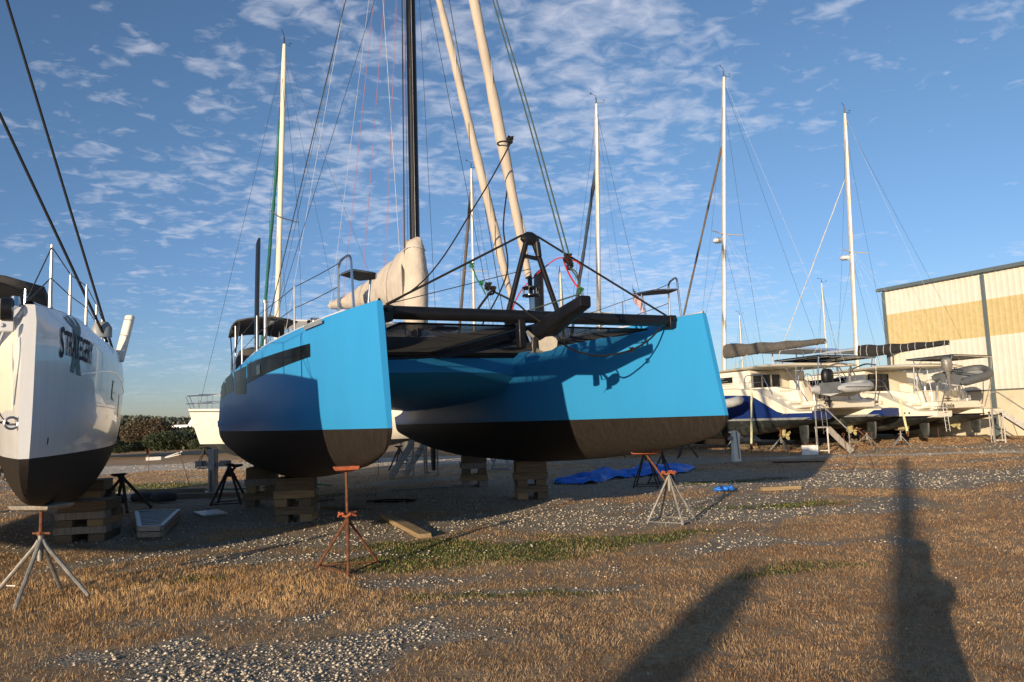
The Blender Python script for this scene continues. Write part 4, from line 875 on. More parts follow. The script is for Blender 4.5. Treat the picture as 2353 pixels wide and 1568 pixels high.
# ------------------------------------------------------------------ cruising catamarans parked stern-on at the right
def cruiser(label, loc, rz, P):
    "local frame: y runs aft, stern at y = 0, bows at y = -L; x > 0 is the side nearer the camera"
    L_ = P['L']; root = empty('catamaran', label, 'catamaran', loc, rz); hs_ = P['hs']; dz = P['deck']; wl = P['wl']; plat = P['plat']; sl_ = P['slope']
    H = Hull(B=[(0, .04), (.6, .22), (1.6, .45), (3.5, .72), (6, .82), (L_-2, .80), (L_, .62)],
             ZK=[(0, wl-.35), (1.5, wl-.6), (4, wl-.78), (7, wl-.80), (L_-3.2, wl-.62), (L_-1.2, wl-.28), (L_, wl-.04)],
             ZS=[(0, dz+.12), (3, dz+.05), (L_-sl_-.3, dz), (L_-sl_, dz-.04)]+[(L_-sl_+(sl_-.75)*k/6, dz-.04+(plat-dz+.04)*k/6) for k in range(1, 6)]+[(L_-.75, plat+.015), (L_-.55, plat), (L_, plat)], wl=wl, length=L_, u0=.45, fl=.06, rake=.1, p=2.6)
    sh = lambda p: (p[0], p[1]-L_, p[2])
    up_ = M[P['side']]; hull_o = {}
    for s in (1, -1):
        g = G(); H.mesh(g, s*hs_); g.v = [sh(p) for p in g.v]; h = g.build('hull', [up_, M['antiw'], ], root, ang=50); hull_o[s] = h
        g = G(); H.deck(g, s*hs_, zo=.003); g.v = [sh(p) for p in g.v]; g.build('deck', M['cream'], h)
        if P['side'] == 'navy':      # white sheer band that runs down to the stern step
            g = G()
            for q in (1, -1):
                rows = []
                for i in range(40):
                    y = .2+(L_-.25)*i/39; t = min(1, max(0, (y-(L_-2.85))/1.4)); zb = (dz-.26)*(1-t)+(plat-.06)*t if y > L_-2.85 else H.ZS(y)-.26
                    zb = max(zb, plat-.07)
                    if q == -s: zb = wl+.09 if y < L_-.55 else max(H.ZS(y)-.05, wl+.1)
                    rows.append([sh((s*hs_+w[0], w[1], w[2])) for w in [H.pt(y, zb+(H.ZS(y)-zb)*k/3, q, .006) for k in range(4)]])
                g.grid(rows)
            g.build('sheer_band', M['cream'], h)
        g = G()
        for q in (1, -1):
            rows = []
            for i in range(30):
                y = .2+(L_-.35)*i/29; rows.append([sh((s*hs_+w[0], w[1], w[2])) for w in [H.pt(y, wl+k, q, .005) for k in (-.005, .085)]])
            g.grid(rows)
        g.build('boot_stripe', M['grey'] if P['side'] == 'navy' else M['blackm'], h)
        rudder(root, s*hs_, -.95, wl-.25, .28, M['antiw'], .46, .045); propeller(root, s*hs_, -2.0, .66, M['prop'] if P.get('saildrive', 1) else M['galv'])
        g = G(); rings = []
        for z, y0, y1 in ((wl-.68, -7.6, -3.9), (.45, -7.4, -4.1), (.22, -7.1, -4.7)):
            rings.append([(s*hs_+.09*math.sin(a), (y0+y1)/2+(y1-y0)/2*math.cos(a), z) for a in [2*math.pi*i/18 for i in range(18)]])
        g.loft(rings); g.build('keel', M['anti'], root)
        # side window, stern steps, exhausts
        g = G(); H.patch(g, s*hs_, s, [(L_-5.3, dz-.62), (L_-3.5, dz-.62), (L_-3.5, dz-.38), (L_-5.3, dz-.38)] if P['side'] == 'navy' else [(L_-7.5, dz-.5), (L_-5.2, dz-.5), (L_-5.2, dz-.3), (L_-7.5, dz-.3)], .012, 8, 2); g.v = [sh(p) for p in g.v]; g.build('window', M['glass'], h)
        for yy in (L_-1.35, L_-1.15):
            g = G(); w = H.pt(yy, wl+.22, s, .01); q = sh((s*hs_+w[0], w[1], w[2])); g.tube([q, (q[0]+s*.03, q[1], q[2])], .045, 12); g.build('exhaust', M['steel'], h)
        for k in range(3):
            zz = plat+.02+(dz-.35-plat)*(k+1)/3.5; g = G(); g.box((s*(hs_-.10), -sl_*.28-(sl_*.62)*(k+.5)/3, zz), (.95, sl_*.22, .10)); g.build('step', M['cream'], h, bevel=.02)
        g = G(); arch_tube(g, [(s*hs_+s*.45, -sl_-.9, dz), (s*hs_+s*.45, -sl_-.85, dz+.65), (s*hs_+s*.45, -sl_+.1, dz+.62), (s*hs_+s*.45, -sl_+.55, dz-.25)], .018, rad=.2); g.tube([(s*hs_+s*.45, -sl_-.85, dz+.32), (s*hs_+s*.45, -sl_+.2, dz+.32)], .012, 6); g.build('pushpit', M['steel'], h)
        prev = None
        for y in (-sl_-1.0, -sl_-2.6, -sl_-4.4, -sl_-6.2):
            q = Vector((s*(hs_+.6), y, dz)); g = G(); g.tube([q, q+Vector((0, 0, .62))], .013, 6); g.build('stanchion', M['steel'], h)
            if prev:
                for hh in (.3, .6): wire('lifeline', prev+Vector((0, 0, hh)), q+Vector((0, 0, hh)), h, .006)
            prev = q
    # bridgedeck and cockpit
    bw = hs_-.45; g = G(); g.hexa([(-bw, -L_+3.8, wl+.62), (bw, -L_+3.8, wl+.62), (bw, -.95, wl+.42), (-bw, -.95, wl+.42), (-bw, -L_+3.2, dz), (bw, -L_+3.2, dz), (bw, -.95, plat+.38), (-bw, -.95, plat+.38)]) if False else None
    g.hexa([(-bw, -L_+3.8, wl+.62), (bw, -L_+3.8, wl+.62), (bw, -3.5, wl+.45), (-bw, -3.5, wl+.45), (-bw, -L_+3.2, dz), (bw, -L_+3.2, dz), (bw, -3.5, dz-.55), (-bw, -3.5, dz-.55)]); g.hexa([(-bw, -3.5, wl+.45), (bw, -3.5, wl+.45), (bw, -.9, wl+.42), (-bw, -.9, wl+.42), (-bw, -3.5, dz-.55), (bw, -3.5, dz-.55), (bw, -.9, plat+.40), (-bw, -.9, plat+.40)])
    g.build('bridgedeck', M['cream'], root, smooth=False)
    g = G(); g.hexa([(-bw-.05, -.92, plat+.02), (bw+.05, -.92, plat+.02), (bw+.05, -.45, plat+.10), (-bw-.05, -.45, plat+.10), (-bw-.05, -.92, plat+.44), (bw+.05, -.92, plat+.44), (bw+.05, -.50, plat+.40), (-bw-.05, -.50, plat+.40)]); ab = g.build('aft_beam', M['cream'], root, smooth=False, bevel=.03)
    g = G(); g.hexa([(-bw, -1.55, plat+.40), (bw, -1.55, plat+.40), (bw, -1.10, plat+.40), (-bw, -1.10, plat+.40), (-bw, -1.60, dz+.02), (bw*.97, -1.60, dz+.02), (bw*.97, -1.25, dz+.02), (-bw, -1.25, dz+.02)]); g.build('cockpit_seat', M['cream'], root, smooth=False, bevel=.04)
    for s in (1, -1):
        g = G(); g.prism([(-4.2, dz-.6), (-1.15, dz-.6), (-1.3, dz-.1), (-2.4, dz+.10), (-4.2, dz+.12)], 0, s*(bw-.05), s*(bw+.25)); g.build('cockpit_coaming', M['cream'], root, smooth=False, bevel=.03)
    # cabin
    cw = P['cw']; ht = P['top']; yb = -3.9; g = G()
    prof = [(yb, dz-.3), (yb, ht-.06), (-7.2, ht-.10), (-8.6, dz+.55), (-9.3, dz+.02), (-9.3, dz-.3)]
    g.prism(prof, 0, -cw, cw); cab = g.build('cabin', M['cream'], root, smooth=False, bevel=.05)
    for s in (1, -1): g = G(); g.prism([(-4.9, dz+.42), (-4.9, ht-.30), (-7.1, ht-.34), (-8.2, dz+.48), (-7.9, dz+.36)], 0, s*cw, s*(cw+.015)); g.build('window', M['glass'], cab, smooth=False)
    g = G()
    for k in range(5): g.box((cw+.02, -6.0-.05*k, dz+.16+.11*k), (.012, 3.0-.35*k, .018))
    g.build('moulding_line', M['grey'], cab, smooth=False)
    # sliding door in three panes
    d0, d1 = P['door']; g = G(); g.box(((d0+d1)/2, yb+.03, (dz-.15+ht-.22)/2), (d1-d0, .05, ht-.22-dz+.15)); dr = g.build('sliding_door', M['glass'], root, smooth=False)
    g = G(); zc = (dz-.15+ht-.22)/2; hh = ht-.22-dz+.15
    for k in range(4): x = d0+(d1-d0)*k/3; g.box((x, yb+.07, zc), (.05, .04, hh))
    for z in (zc-hh/2, zc+hh/2): g.box(((d0+d1)/2, yb+.075, z), (d1-d0+.05, .04, .05))
    if P.get('rail'): g.box(((d0+d1)/2, yb+.075, zc-hh*.27), (d1-d0, .03, .05))
    g.build('door_frame', M['frame'] if P.get('rail') else M['blackm'], dr, smooth=False)
    # hardtop: thin, crowned, cantilevered over the cockpit
    g = G(); rings = []
    for y, w, z, t in ((-7.0, cw*.9, ht-.05, .05), (-5.0, cw+.15, ht+.03, .12), (-3, cw+.35, ht+.06, .16), (-1.6, cw+.30, ht+.02, .15), (-.95, cw*.86, ht-.02, .10), (-.75, cw*.5, ht-.03, .05)):
        rings.append([(w*math.cos(a)*(1 if abs(math.cos(a)) < .9 else 1), y, z+(t*.5+.06*(1-abs(math.cos(a))**2)) * (1 if math.sin(a) >= 0 else -.8)*abs(math.sin(a))**.35) for a in [2*math.pi*i/24+.001 for i in range(24)]])
    g.loft(rings); ho = g.build('hardtop', M['cream'], root, ang=40)
    for x in (-.6, 0, .6, 1.1): g = G(); g.box((x, -2.4, ht-.085), (.07, 1.6, .02)); g.build('grab_slot', M['grey'], ho, smooth=False)
    for s in (1, -1):
        g = G(); g.tube([(s*(cw-.05), -1.5, dz-.2), (s*(cw-.05), -1.45, ht)], .028, 8); arch_tube(g, [(s*(cw+.02), -1.35, dz-.2), (s*(cw+.02), -1.3, ht-.45), (s*(cw-.35), -1.25, ht-.02)], .028, rad=.15); g.tube([(s*cw*.45, -1.2, plat+.4), (s*cw*.45, -1.4, ht)], .02, 8); g.build('hardtop_post', M['steel'], root)
    # helm wheel and console
    hx = P['helm']; g = G(); g.prism([(-3.8, dz-.5), (-3.1, dz-.5), (-3.15, dz+.35), (-3.5, dz+.5), (-3.8, dz+.5)], 0, hx-.35, hx+.35); hc = g.build('helm_console', M['cream'], root, bevel=.05)
    g = G(); g.tube([(hx+.33*math.cos(a), -3.0, dz+.38+.33*math.sin(a)) for a in [2*math.pi*i/24 for i in range(25)]], .016, 6)
    for k in range(5): a = k*1.2566+.3; g.tube([(hx, -3.02, dz+.38), (hx+.33*math.cos(a), -3.0, dz+.38+.33*math.sin(a))], .010, 5)
    g.build('steering_wheel', M['steel'], root)
    # solar arch
    az_ = P['arch']; g = G(); x0, x1, y0, y1 = P['panel']
    g.hexa([(x0, y0, az_-.02), (x1, y0, az_-.02), (x1, y1, az_+.03), (x0, y1, az_+.03), (x0, y0, az_+.02), (x1, y0, az_+.02), (x1, y1, az_+.07), (x0, y1, az_+.07)]); pn = g.build('solar_panel', M['glass'], root, smooth=False)
    g = G(); arch_tube(g, [(x0, y0, az_-.04), (x1, y0, az_-.04), (x1, y1, az_+.01), (x0, y1, az_+.01), (x0, y0, az_-.04)], .025, rad=.04)
    for k in range(1, 6): x = x0+(x1-x0)*k/6; g.tube([(x, y0, az_-.05), (x, y1, az_)], .016, 6)
    g.build('panel_frame', M['steel'], pn)
    for s in (1, -1):
        g = G(); q = P.get('bend', 0); arch_tube(g, [(s*(hs_-.35), -.55+q*.2, plat+.05), (s*(hs_-.30), -.35+q*.4, (plat+az_)/2), (x1 if s > 0 else x0, y1-.05, az_)], .026, rad=.5); g.tube([(s*(hs_-.45), -1.0, plat+.4), (x1*.96 if s > 0 else x0*.96, y0+.3, az_-.04)], .022, 8)
        g.build('arch_post', M['steel'], root)
        g = G(); arch_tube(g, [(s*1.0, -1.0, plat+.4), (s*1.0, -.85, dz+.75), (s*1.0, -.1, dz+.95), (s*1.0, .35, dz+.85)], .035, rad=.2); g.tube([(s*.9, -1.0, plat+.4), (s*.9, -.85, dz+.8)], .03, 8); g.build('davit', M['steel'], root)
    # ladder on the near transom, cockpit rails
    g = G()
    for x in (hs_-.05, hs_+.25): arch_tube(g, [(x, -.35, plat), (x, -.3, plat+.22), (x, .08, plat+.18), (x, .14, plat-.9)], .014, rad=.1)
    for k in range(5): g.tube([(hs_-.05, .12, plat-.05-.19*k), (hs_+.25, .12, plat-.05-.19*k)], .012, 6)
    g.build('swim_ladder', M['steel'], root)
    g = G()
    for z in (.2, .42): g.tube([(hs_-1.15, -1.2, dz-.5+z), (hs_-.75, -.9, dz-.5+z)], .012, 5)
    for x, y in ((hs_-1.15, -1.2), (hs_-.75, -.9)): g.tube([(x, y, plat+.1), (x, y, dz-.05)], .014, 6)
    g.build('cockpit_gate', M['steel'], root)
    # mast and rig
    my, mr = P['mast']; mz = ht+.0; mb_ = (0, my, dz+.3); mtp = (0, my+mr, P['masttop'])
    mast(root, mb_, mtp, .13, P.get('mastm', 'alloy'), spreads=((.49, 1.15),), chain=hs_+.35, sq=.65, radar=P.get('radar', .475))
    M_ = Vector(mb_); T_ = Vector(mtp)
    for s in (1, -1): wire('topping_lift', M_.lerp(T_, .98), (0, my+5.4, P['boomz']+.35), root, .006, 'wire')
    wire('backstay', M_.lerp(T_, .99), (hs_*.4, .2, az_-.3), root, .0045, 'wirew')
    furled('furled_sail', (0, -L_+1.1, dz+.4), M_.lerp(T_, P.get('fs', .80)), root, P.get('fr', .055), P.get('fsm', 'brownc'), seed=3)
    boom_pack(root, (0, my+.2, P['boomz']), (P.get('boomx', -.2), my+P['booml'], P['boomz2']), P['packh'], P['packm'], ties=P.get('ties', 4), tiem=P.get('tiem', 'greyc2'), fat=.20, drop=.05)
    bl = Vector((0, my+.2, P['boomz'])).lerp(Vector((P.get('boomx', -.2), my+P['booml'], P['boomz2'])), .97)
    for s in (1, -1): wire('mainsheet', bl, (s*.5, -2.0, ht+.1), root, .010, 'wirew')
    wire('vang', M_+Vector((0, .1, .5)), (0, my+1.6, P['boomz']-.05), root, .02, 'alloy')
    for t in (.35, .6, .8):
        wire('lazyjack', M_.lerp(T_, .5), Vector((0, my+.2, P['boomz']+.4)).lerp(Vector((P.get('boomx', -.2), my+P['booml'], P['boomz2'])), t), root, .004, 'wirew')
    return root, H, (lambda p: sh(p)), hs_
RC = R(212)
PB = dict(L=12.4, hs=2.35, deck=2.62, wl=1.30, plat=1.62, slope=2.6, side='navy', cw=1.95, top=3.60, door=(-.05, 1.85), rail=True, helm=-.95, arch=3.86, panel=(-2.0, 1.95, -2.5, -.25), mast=(-7.2, 1.3), masttop=18.7, boomz=4.5, boomz2=4.66, booml=5.7, packh=.78, packm='greyc2', ties=7, boomx=-.3)
bB, HBb, shB, hsB = cruiser('white catamaran with navy blue hull sides and a charcoal boom cover', (14.4, 31.2, 0), RC, PB)
PC = dict(L=12.6, hs=2.25, deck=2.33, wl=1.15, plat=1.42, slope=2.6, side='cream', cw=1.85, top=3.52, door=(.0, 1.6), helm=-1.2, arch=3.86, panel=(-1.85, 1.6, -1.9, .25), mast=(-5.5, .55), masttop=17.4, boomz=4.35, boomz2=4.62, booml=4.5, packh=.75, packm='blackc', ties=11, tiem='wirew', boomx=-.6, bend=1, saildrive=1, fs=.78, fr=.025, fsm='wirew')
bC, HC, shC, hsC = cruiser('all-cream catamaran with a black boom cover beside the metal shed', (20.9, 34.1, 0), RC, PC)
# navy stern tips of the first boat are its hull colour; writing
def onC(u, v, z0, y0): w = HC.pt(y0+u, z0+v, 1, .008); return shC((hsC+w[0], w[1], w[2]))
letter('42', lambda u, v: onC(u, v, 1.80, HC.len-2.75), .46, .17, M['goldink'], bC)
g = G()
for k, w_ in ((0, .05), (.06, .03)):
    g.add([onC(-.20+k, 0, 1.80, HC.len-2.75), onC(-.20+k+w_, 0, 1.80, HC.len-2.75), onC(-.17+k+w_*.5, .17, 1.80, HC.len-2.75)], [(0, 1, 2)])
g.build('emblem', M['goldink'], bC)
letter('Roxie', lambda u, v: (1.45-u, -.43, 1.545+v), .90, .22, M['ink2'], bC, .022)
letter('Port City, FL', lambda u, v: (-.75-u, -1.10-.28*v, 1.98+v), .7, .10, M['goldink'], bC)
g = G(); g.box((-.2, -1.13, 1.99), (.72, .05, .035)); g.box((-.2, -1.10, 1.87), (.72, .05, .03)); g.build('red_strap', M['rust'], bC, smooth=False)
g = G(); g.box((-1.75, -1.12, 1.98), (.45, .02, .34)); g.box((-2.2, -1.12, 2.0), (.25, .02, .22)); g.build('locker_door', M['white'], bC, bevel=.01)
letter('KOKO XL', lambda u, v: (2.162, -2.02+u, 2.60+v), .38, .08, M['goldink'], bB, .01)
letter('ST AUGUSTINE FL', lambda u, v: (2.162, -2.15+u, 2.47+v), .64, .08, M['goldink'], bB, .01)
g = G(); g.box((.75, -1.135, 2.2), (.32, .06, .16)); g.build('window', M['glass'], bB, smooth=False)
# dinghies and outboards
def dinghy(label, loc, rz, tilt, mt, L_=2.9, roll=0, hullm='pvc'):
    o = empty('inflatable_dinghy', label, 'dinghy', loc, rz, 'inflatable tenders'); o.rotation_euler = (roll, tilt, rz)
    g = G(); w = .62; r = .19; pts = [(-L_/2-.15, w, 0), (-L_/2+.1, w, 0), (L_*.15, w, .02), (L_*.35, w*.82, .08), (L_*.46, w*.4, .15), (L_*.49, 0, .18), (L_*.46, -w*.4, .15), (L_*.35, -w*.82, .08), (L_*.15, -w, .02), (-L_/2+.1, -w, 0), (-L_/2-.15, -w, 0)]
    g.tube(pts, [.08]+[r]*9+[.08], 14); g.build('tube', M[mt], o)
    g = G(); g.loft([[(-L_/2+.12, y, -.30+.12*abs(y)/.5) for y in (-.5, -.2, 0, .2, .5)]+[(-L_/2+.12, .5, -.05), (-L_/2+.12, -.5, -.05)], [(L_*.2, y, -.32+.2*abs(y)/.5) for y in (-.5, -.2, 0, .2, .5)]+[(L_*.2, .5, -.02), (L_*.2, -.5, -.02)], [(L_*.44, y*.3, .02+.1*abs(y)) for y in (-.5, -.2, 0, .2, .5)]+[(L_*.44, .15, .12), (L_*.44, -.15, .12)]]); g.build('hull', M[hullm], o)
    g = G(); g.box((-L_/2+.14, 0, .03), (.06, .95, .45)); g.box((0, 0, .12), (.25, 1.05, .04)); g.build('transom', M['pvcd'], o, bevel=.01)
    g = G(); g.tube([(x, s_*(w+.19), .03) for s_ in (1,) for x in np.linspace(-L_/2, L_*.2, 8)], .02, 5); g.tube([(x, -(w+.19), .03) for x in np.linspace(-L_/2, L_*.2, 8)], .02, 5); g.build('rubbing_strip', M['pvcd'], o)
    return o
def outboard(label, loc, rz, mt, tilt=0, k=1.0):
    o = empty('outboard_motor', label, 'outboard motor', loc, rz); o.rotation_euler = (0, tilt, rz); o.scale = (k, k, k)
    g = G(); rings = []
    for z, a, b in ((.02, .10, .09), (.06, .20, .14), (.22, .24, .17), (.40, .23, .17), (.50, .17, .13), (.53, .08, .06)): rings.append([(a*math.cos(t), b*math.sin(t), z) for t in [2*math.pi*i/18 for i in range(18)]])
    g.loft(rings); g.build('cowling', mt, o)
    g = G(); rings = []
    for z, a, b in ((.03, .12, .09), (-.15, .09, .06), (-.55, .07, .04), (-.72, .08, .03)): rings.append([(a*math.cos(t)+.02*(z < -.5), b*math.sin(t), z) for t in [2*math.pi*i/12 for i in range(12)]])
    g.loft(rings); g.box((.02, 0, -.48), (.26, .16, .015)); g.tube([(-.12, 0, -.62), (.0, 0, -.62), (.16, 0, -.62)], [.015, .05, .035], 10); g.prism([(-.06, -.66), (.08, -.66), (.03, -.85), (-.03, -.82)], 1, -.012, .012)
    for q in range(3): a = q*2.094; g.add([(.17, 0, -.62), (.19, .12*math.cos(a), -.62+.12*math.sin(a)), (.15, .10*math.cos(a+.8), -.62+.10*math.sin(a+.8))], [(0, 1, 2), (2, 1, 0)])
    g.build('leg', mt, o); g = G(); g.box((-.12, 0, -.1), (.06, .18, .28)); g.tube([(-.15, 0, .08), (-.5, 0, .16)], .02, 6); g.build('bracket', M['blackm'], o, bevel=.01)
    return o
def inB(x, y, z): return Matrix.Translation((14.4, 31.2, 0)) @ Matrix.Rotation(RC, 4, 'Z') @ Vector((x, y, z))
def inC(x, y, z): return Matrix.Translation((20.9, 34.1, 0)) @ Matrix.Rotation(RC, 4, 'Z') @ Vector((x, y, z))
dinghy('light grey inflatable dinghy slung behind the navy-sided catamaran', inB(.95, .15, 2.50), RC+math.pi, 0, 'pvc', 2.35)
outboard('black outboard motor hanging above the navy-sided catamaran transom', inB(1.75, -.1, 2.72), RC-.3, M['blackm'], k=1.15)
dinghy('dark grey inflatable dinghy tilted on davits behind the all-cream catamaran', inC(.45, .15, 2.95), RC+math.pi, -.12, 'pvcd', 2.9, roll=.2)
outboard('silver outboard motor on the dinghy behind the all-cream catamaran', inC(1.95, .15, 3.12), RC+.3, M['galv'], tilt=.25, k=1.25)
dn = dinghy('grey dinghy tube showing past the blue bow, beside the navy-sided hull', (8.15, 31.3, 2.0), R(-10), 0, 'pvc', 2.6)
o = empty('boat_cover', 'crinkled white cover draped over the foredeck between the two stern-on catamarans', 'cover', inC(.6, -7.6, 2.35), RC)
g = G(); rows = []
for i in range(15):
    u = i/14; rows.append([(1.9*(2*u-1), -1.6+3.4*v, .1+.95*math.sin(math.pi*u)**.7*(.55+.45*math.sin(math.pi*min(1, v+.15)))+.10*math.sin(u*17+v*9)+.07*math.sin(v*23-u*6)) for v in np.linspace(0, 1, 15)])
g.grid(rows); g.build('cloth', M['tarpw'], o)
# small flag on the navy-sided catamaran
def flag(label, loc, size, rz, us=True, hang=.9):
    o = empty('flag', label, 'flag', loc, rz); w, h = size; n = 13
    g = G(); g.tube([(0, 0, .15), (0, 0, -h*1.1)], .008, 5); g.build('staff', M['wire'], o)
    g = G(); rows = []
    for i in range(15):
        t = i/14; r = []
        for k in range(14):
            q = k/13; r.append((w*t*(1-hang*.62)+.02*math.sin(t*9+q*3), .06*w*math.sin(t*14+q*2.5)*t, -h*q-w*t*hang*.8-.02*math.sin(t*11)))
        rows.append(r)
    b = 0
    for i in range(14):
        for k in range(13):
            mi = (2 if (us and i < 6 and k < 7) else (0 if k % 2 == 0 else 1)); g.add([rows[i][k], rows[i+1][k], rows[i+1][k+1], rows[i][k+1]], [(0, 1, 2, 3)], mi)
    g.build('cloth', [M['redflag'], M['whiteflag'], M['blueflag']], o)
    if us:
        g = G()
        for i in range(0, 6):
            for k in range(0, 7):
                if (i+k) % 2 == 0:
                    c = (Vector(rows[i][k])+Vector(rows[i+1][k+1]))/2
                    for s in (1, -1): g.add([c+Vector((.010*math.cos(a), s*.006, .014*math.sin(a))) for a in (0.3, 1.56, 2.8, 4.1, 5.3)], [(0, 1, 2, 3, 4)])
        g.build('stars', M['whiteflag'], o)
    return o
flag('small red and white flag at the stern rail of the navy-sided catamaran', inB(1.75, -1.0, 2.85), (.35, .30), 0.4, us=False)

# ------------------------------------------------------------------ monohulls further off
def yacht(label, loc, rz, L_, top, hullm='cream', z0=.45, wl=1.1, dk=2.55, my=.45, mm='mastw', fm=None, fr=.07, fs=.93, sp=((.5, 1.0),), radar=None, r=.10, rake=.3, beam=1.6, bare=False, fd=.3, flab=None):
    root = empty('sailing_yacht', label, 'sailboat', loc, rz)
    H = Hull(B=[(0, .05), (.8, beam*.32), (2.2, beam*.66), (L_*.45, beam), (L_*.8, beam*.9), (L_, beam*.62)], ZK=[(0, wl-.05), (1.0, z0+.32), (2.6, z0), (L_*.6, z0), (L_*.88, wl-.25), (L_, wl+.05)],
             ZS=[(0, dk+.12), (L_*.5, dk-.08), (L_, dk)], wl=wl, length=L_, u0=.75, fl=.10, rake=-.62, p=1.9)
    g = G(); H.mesh(g, 0); h = g.build('hull', [M[hullm], M['antiw']], root, ang=50); g = G(); H.deck(g, 0); g.build('deck', M['white'], h)
    g = G()
    for s in (1, -1): g.tube([H.pt(y, H.ZS(y)-.12, s, .012) for y in np.linspace(.02, L_-.05, 26)], .022, 6)
    g.build('rubbing_strake', M['blackm'], h)
    for s in (1, -1):
        g = G(); H.patch(g, 0, s, [(1.55, wl+.72), (1.72, wl+.72), (1.72, wl+.98), (1.55, wl+.98)], .01, 2, 2); g.build('window', M['glass'], h)
        g = G(); prev = None
        for y in np.linspace(.5, L_-.8, 7):
            p = Vector(H.pt(y, H.ZS(y), s, -.08)); g.tube([p, p+Vector((0, 0, .66))], .016, 6); 
            if prev: g.tube([prev+Vector((0, 0, .64)), p+Vector((0, 0, .64))], .007, 4); g.tube([prev+Vector((0, 0, .33)), p+Vector((0, 0, .33))], .007, 4)
            prev = p
        g.build('guard_rail', M['steel'], h)
    g = G(); P0 = [H.pt(1.2, dk, -1, -.1), H.pt(.15, dk, -1, -.02), H.pt(.15, dk, 1, -.02), H.pt(1.2, dk, 1, -.1)]
    for zz in (.35, .70): arch_tube(g, [(p[0], p[1]-(.35 if i in (1, 2) else 0), p[2]+zz) for i, p in enumerate(P0)], .018, rad=.2)
    for i, p in enumerate(P0): g.tube([p, (p[0], p[1]-(.35 if i in (1, 2) else 0), p[2]+.7)], .016, 6)
    g.build('pulpit', M['steel'], h)
    g = G(); g.prism([(L_*.22, dk), (L_*.30, dk+.42), (L_*.68, dk+.52), (L_*.70, dk)], 0, -beam*.5, beam*.5); g.build('coachroof', M['white'], root, bevel=.08)
    g = G(); g.prism([(L_*.42, z0+.05), (L_*.46, .12), (L_*.62, .12), (L_*.66, z0+.05)], 0, -.10, .10); g.build('keel', M['antiw'], root); rudder(root, 0, L_*.93, wl, .35, M['antiw'])
    b = Vector((0, L_*my, dk+.4)); t = Vector((0, L_*my+rake, top))
    mast(root, b, t, r, mm, spreads=sp, chain=beam*.9, radar=radar, sq=.7)
    wire('forestay', (0, -.1, dk+.1), b.lerp(t, .97), root, .008); wire('backstay', (0, L_-.1, dk), b.lerp(t, .98), root, .008)
    wire('topping_lift', b.lerp(t, .97), (0, L_*my+3.6, dk+1.3), root, .006)
    if fm: furled('furled_sail', (0, fd, dk+.3), b.lerp(t, fs), root, fr, fm, seed=2, wob=.2)
    if not bare: boom_pack(root, (0, L_*my+.15, dk+1.25), (0, L_*my+3.6, dk+1.3), .4, 'greyc', ties=3)
    return root
yacht('cream monohull with a green furled headsail behind the blue catamaran port stern', (-13.95, 33, 0), R(-106.3), 10.6, 18.9, my=.36, fm='green', fr=.07, fs=.86, fd=2.9, radar=.18, sp=((.5, 1.1), (.22, 1.25)), r=.13, rake=.5)
def at_px(px, Y): return ((px-1176.5)/1700*Y, Y)
def far_yacht(label, px, Y, top, th, **k):
    x, y = at_px(px, Y); L_ = k.pop('L_', 11); my = k.get('my', .45)
    a = R(th); ox = x+math.sin(a)*L_*my; oy = y-math.cos(a)*L_*my
    return yacht(label, (ox, oy, 0), a, L_, top, **k)
far_yacht('distant yacht with silver mast and slack brown furled sail, seen between the beige sails', 1088, 46, 17.6, -158, mm='alloy', fm='brownc', fr=.10, sp=((.55, .9),), r=.13, rake=.5)
y4 = far_yacht('yacht with a bright silver mast and slate blue furled sail, right of the A-frame', 1374, 37, 17.4, -160, mm='alloy', fm='navyc', fr=.085, fs=.80, sp=((.27, .8),), radar=.12, r=.16, rake=1.1)
far_yacht('far yacht whose short cream mast shows under the red rope', 1301, 58, 13.3, 60, mm='mastw', sp=(), r=.16, hullm='white')
far_yacht('far yacht with a plain white mast between the two stern-on catamarans', 1899, 72, 13.9, 170, mm='mastw', sp=((.4, .9),), r=.11)
far_yacht('farthest yacht, mast tip just above the charcoal boom cover', 1704, 85, 12.7, 170, mm='alloy', sp=(), r=.12)
fl_ = flag('American flag hanging limp above the blue catamaran crossbeam', (5.45, 32.5, 7.35), (.95, .55), .3, us=True, hang=.85)
# small powerboat hull far left under the white catamaran
# two hardtops of motor cats far behind
def hardtop_boat(label, px, Y, w, z, rz):
    x, y = at_px(px, Y); o = empty('motor_catamaran', label, 'catamaran', (x, y, 0), rz)
    g = G(); g.hexa([(-w, -1.6, z), (w, -1.6, z), (w, 1.6, z), (-w, 1.6, z), (-w*.8, -1.2, z+.16), (w*.8, -1.2, z+.16), (w*.8, 1.2, z+.16), (-w*.8, 1.2, z+.16)]); g.build('hardtop', M['white'], o, bevel=.03)
    for sx in (-1, 1):
        for sy in (-1, 1): g = G(); g.tube([(sx*w*.6, sy*1.0, 3.4), (sx*w*.5, sy*1.2, z)], .04, 6); g.build('post', M['steel'], o)
    g = G(); g.prism([(-3.5, 2.4), (-2.8, 3.5), (2.6, 3.5), (2.8, 2.4)], 0, -w*.75, w*.75); g.build('cabin', M['cream'], o, bevel=.1)
    for s in (-1, 1): g = G(); g.prism([(-5, 2.5), (-4.2, .7), (4.6, .7), (4.8, 2.4)], 0, s*w*.75-.6, s*w*.75+.6); g.build('hull', M['white'], o, bevel=.15)
    return o
hardtop_boat('white flybridge roof showing above the charcoal boom cover boat', 1838, 48, 2.4, 5.4, RC); hardtop_boat('white flat roof on posts left of the metal shed corner', 1985, 43, 1.9, 4.9, RC)

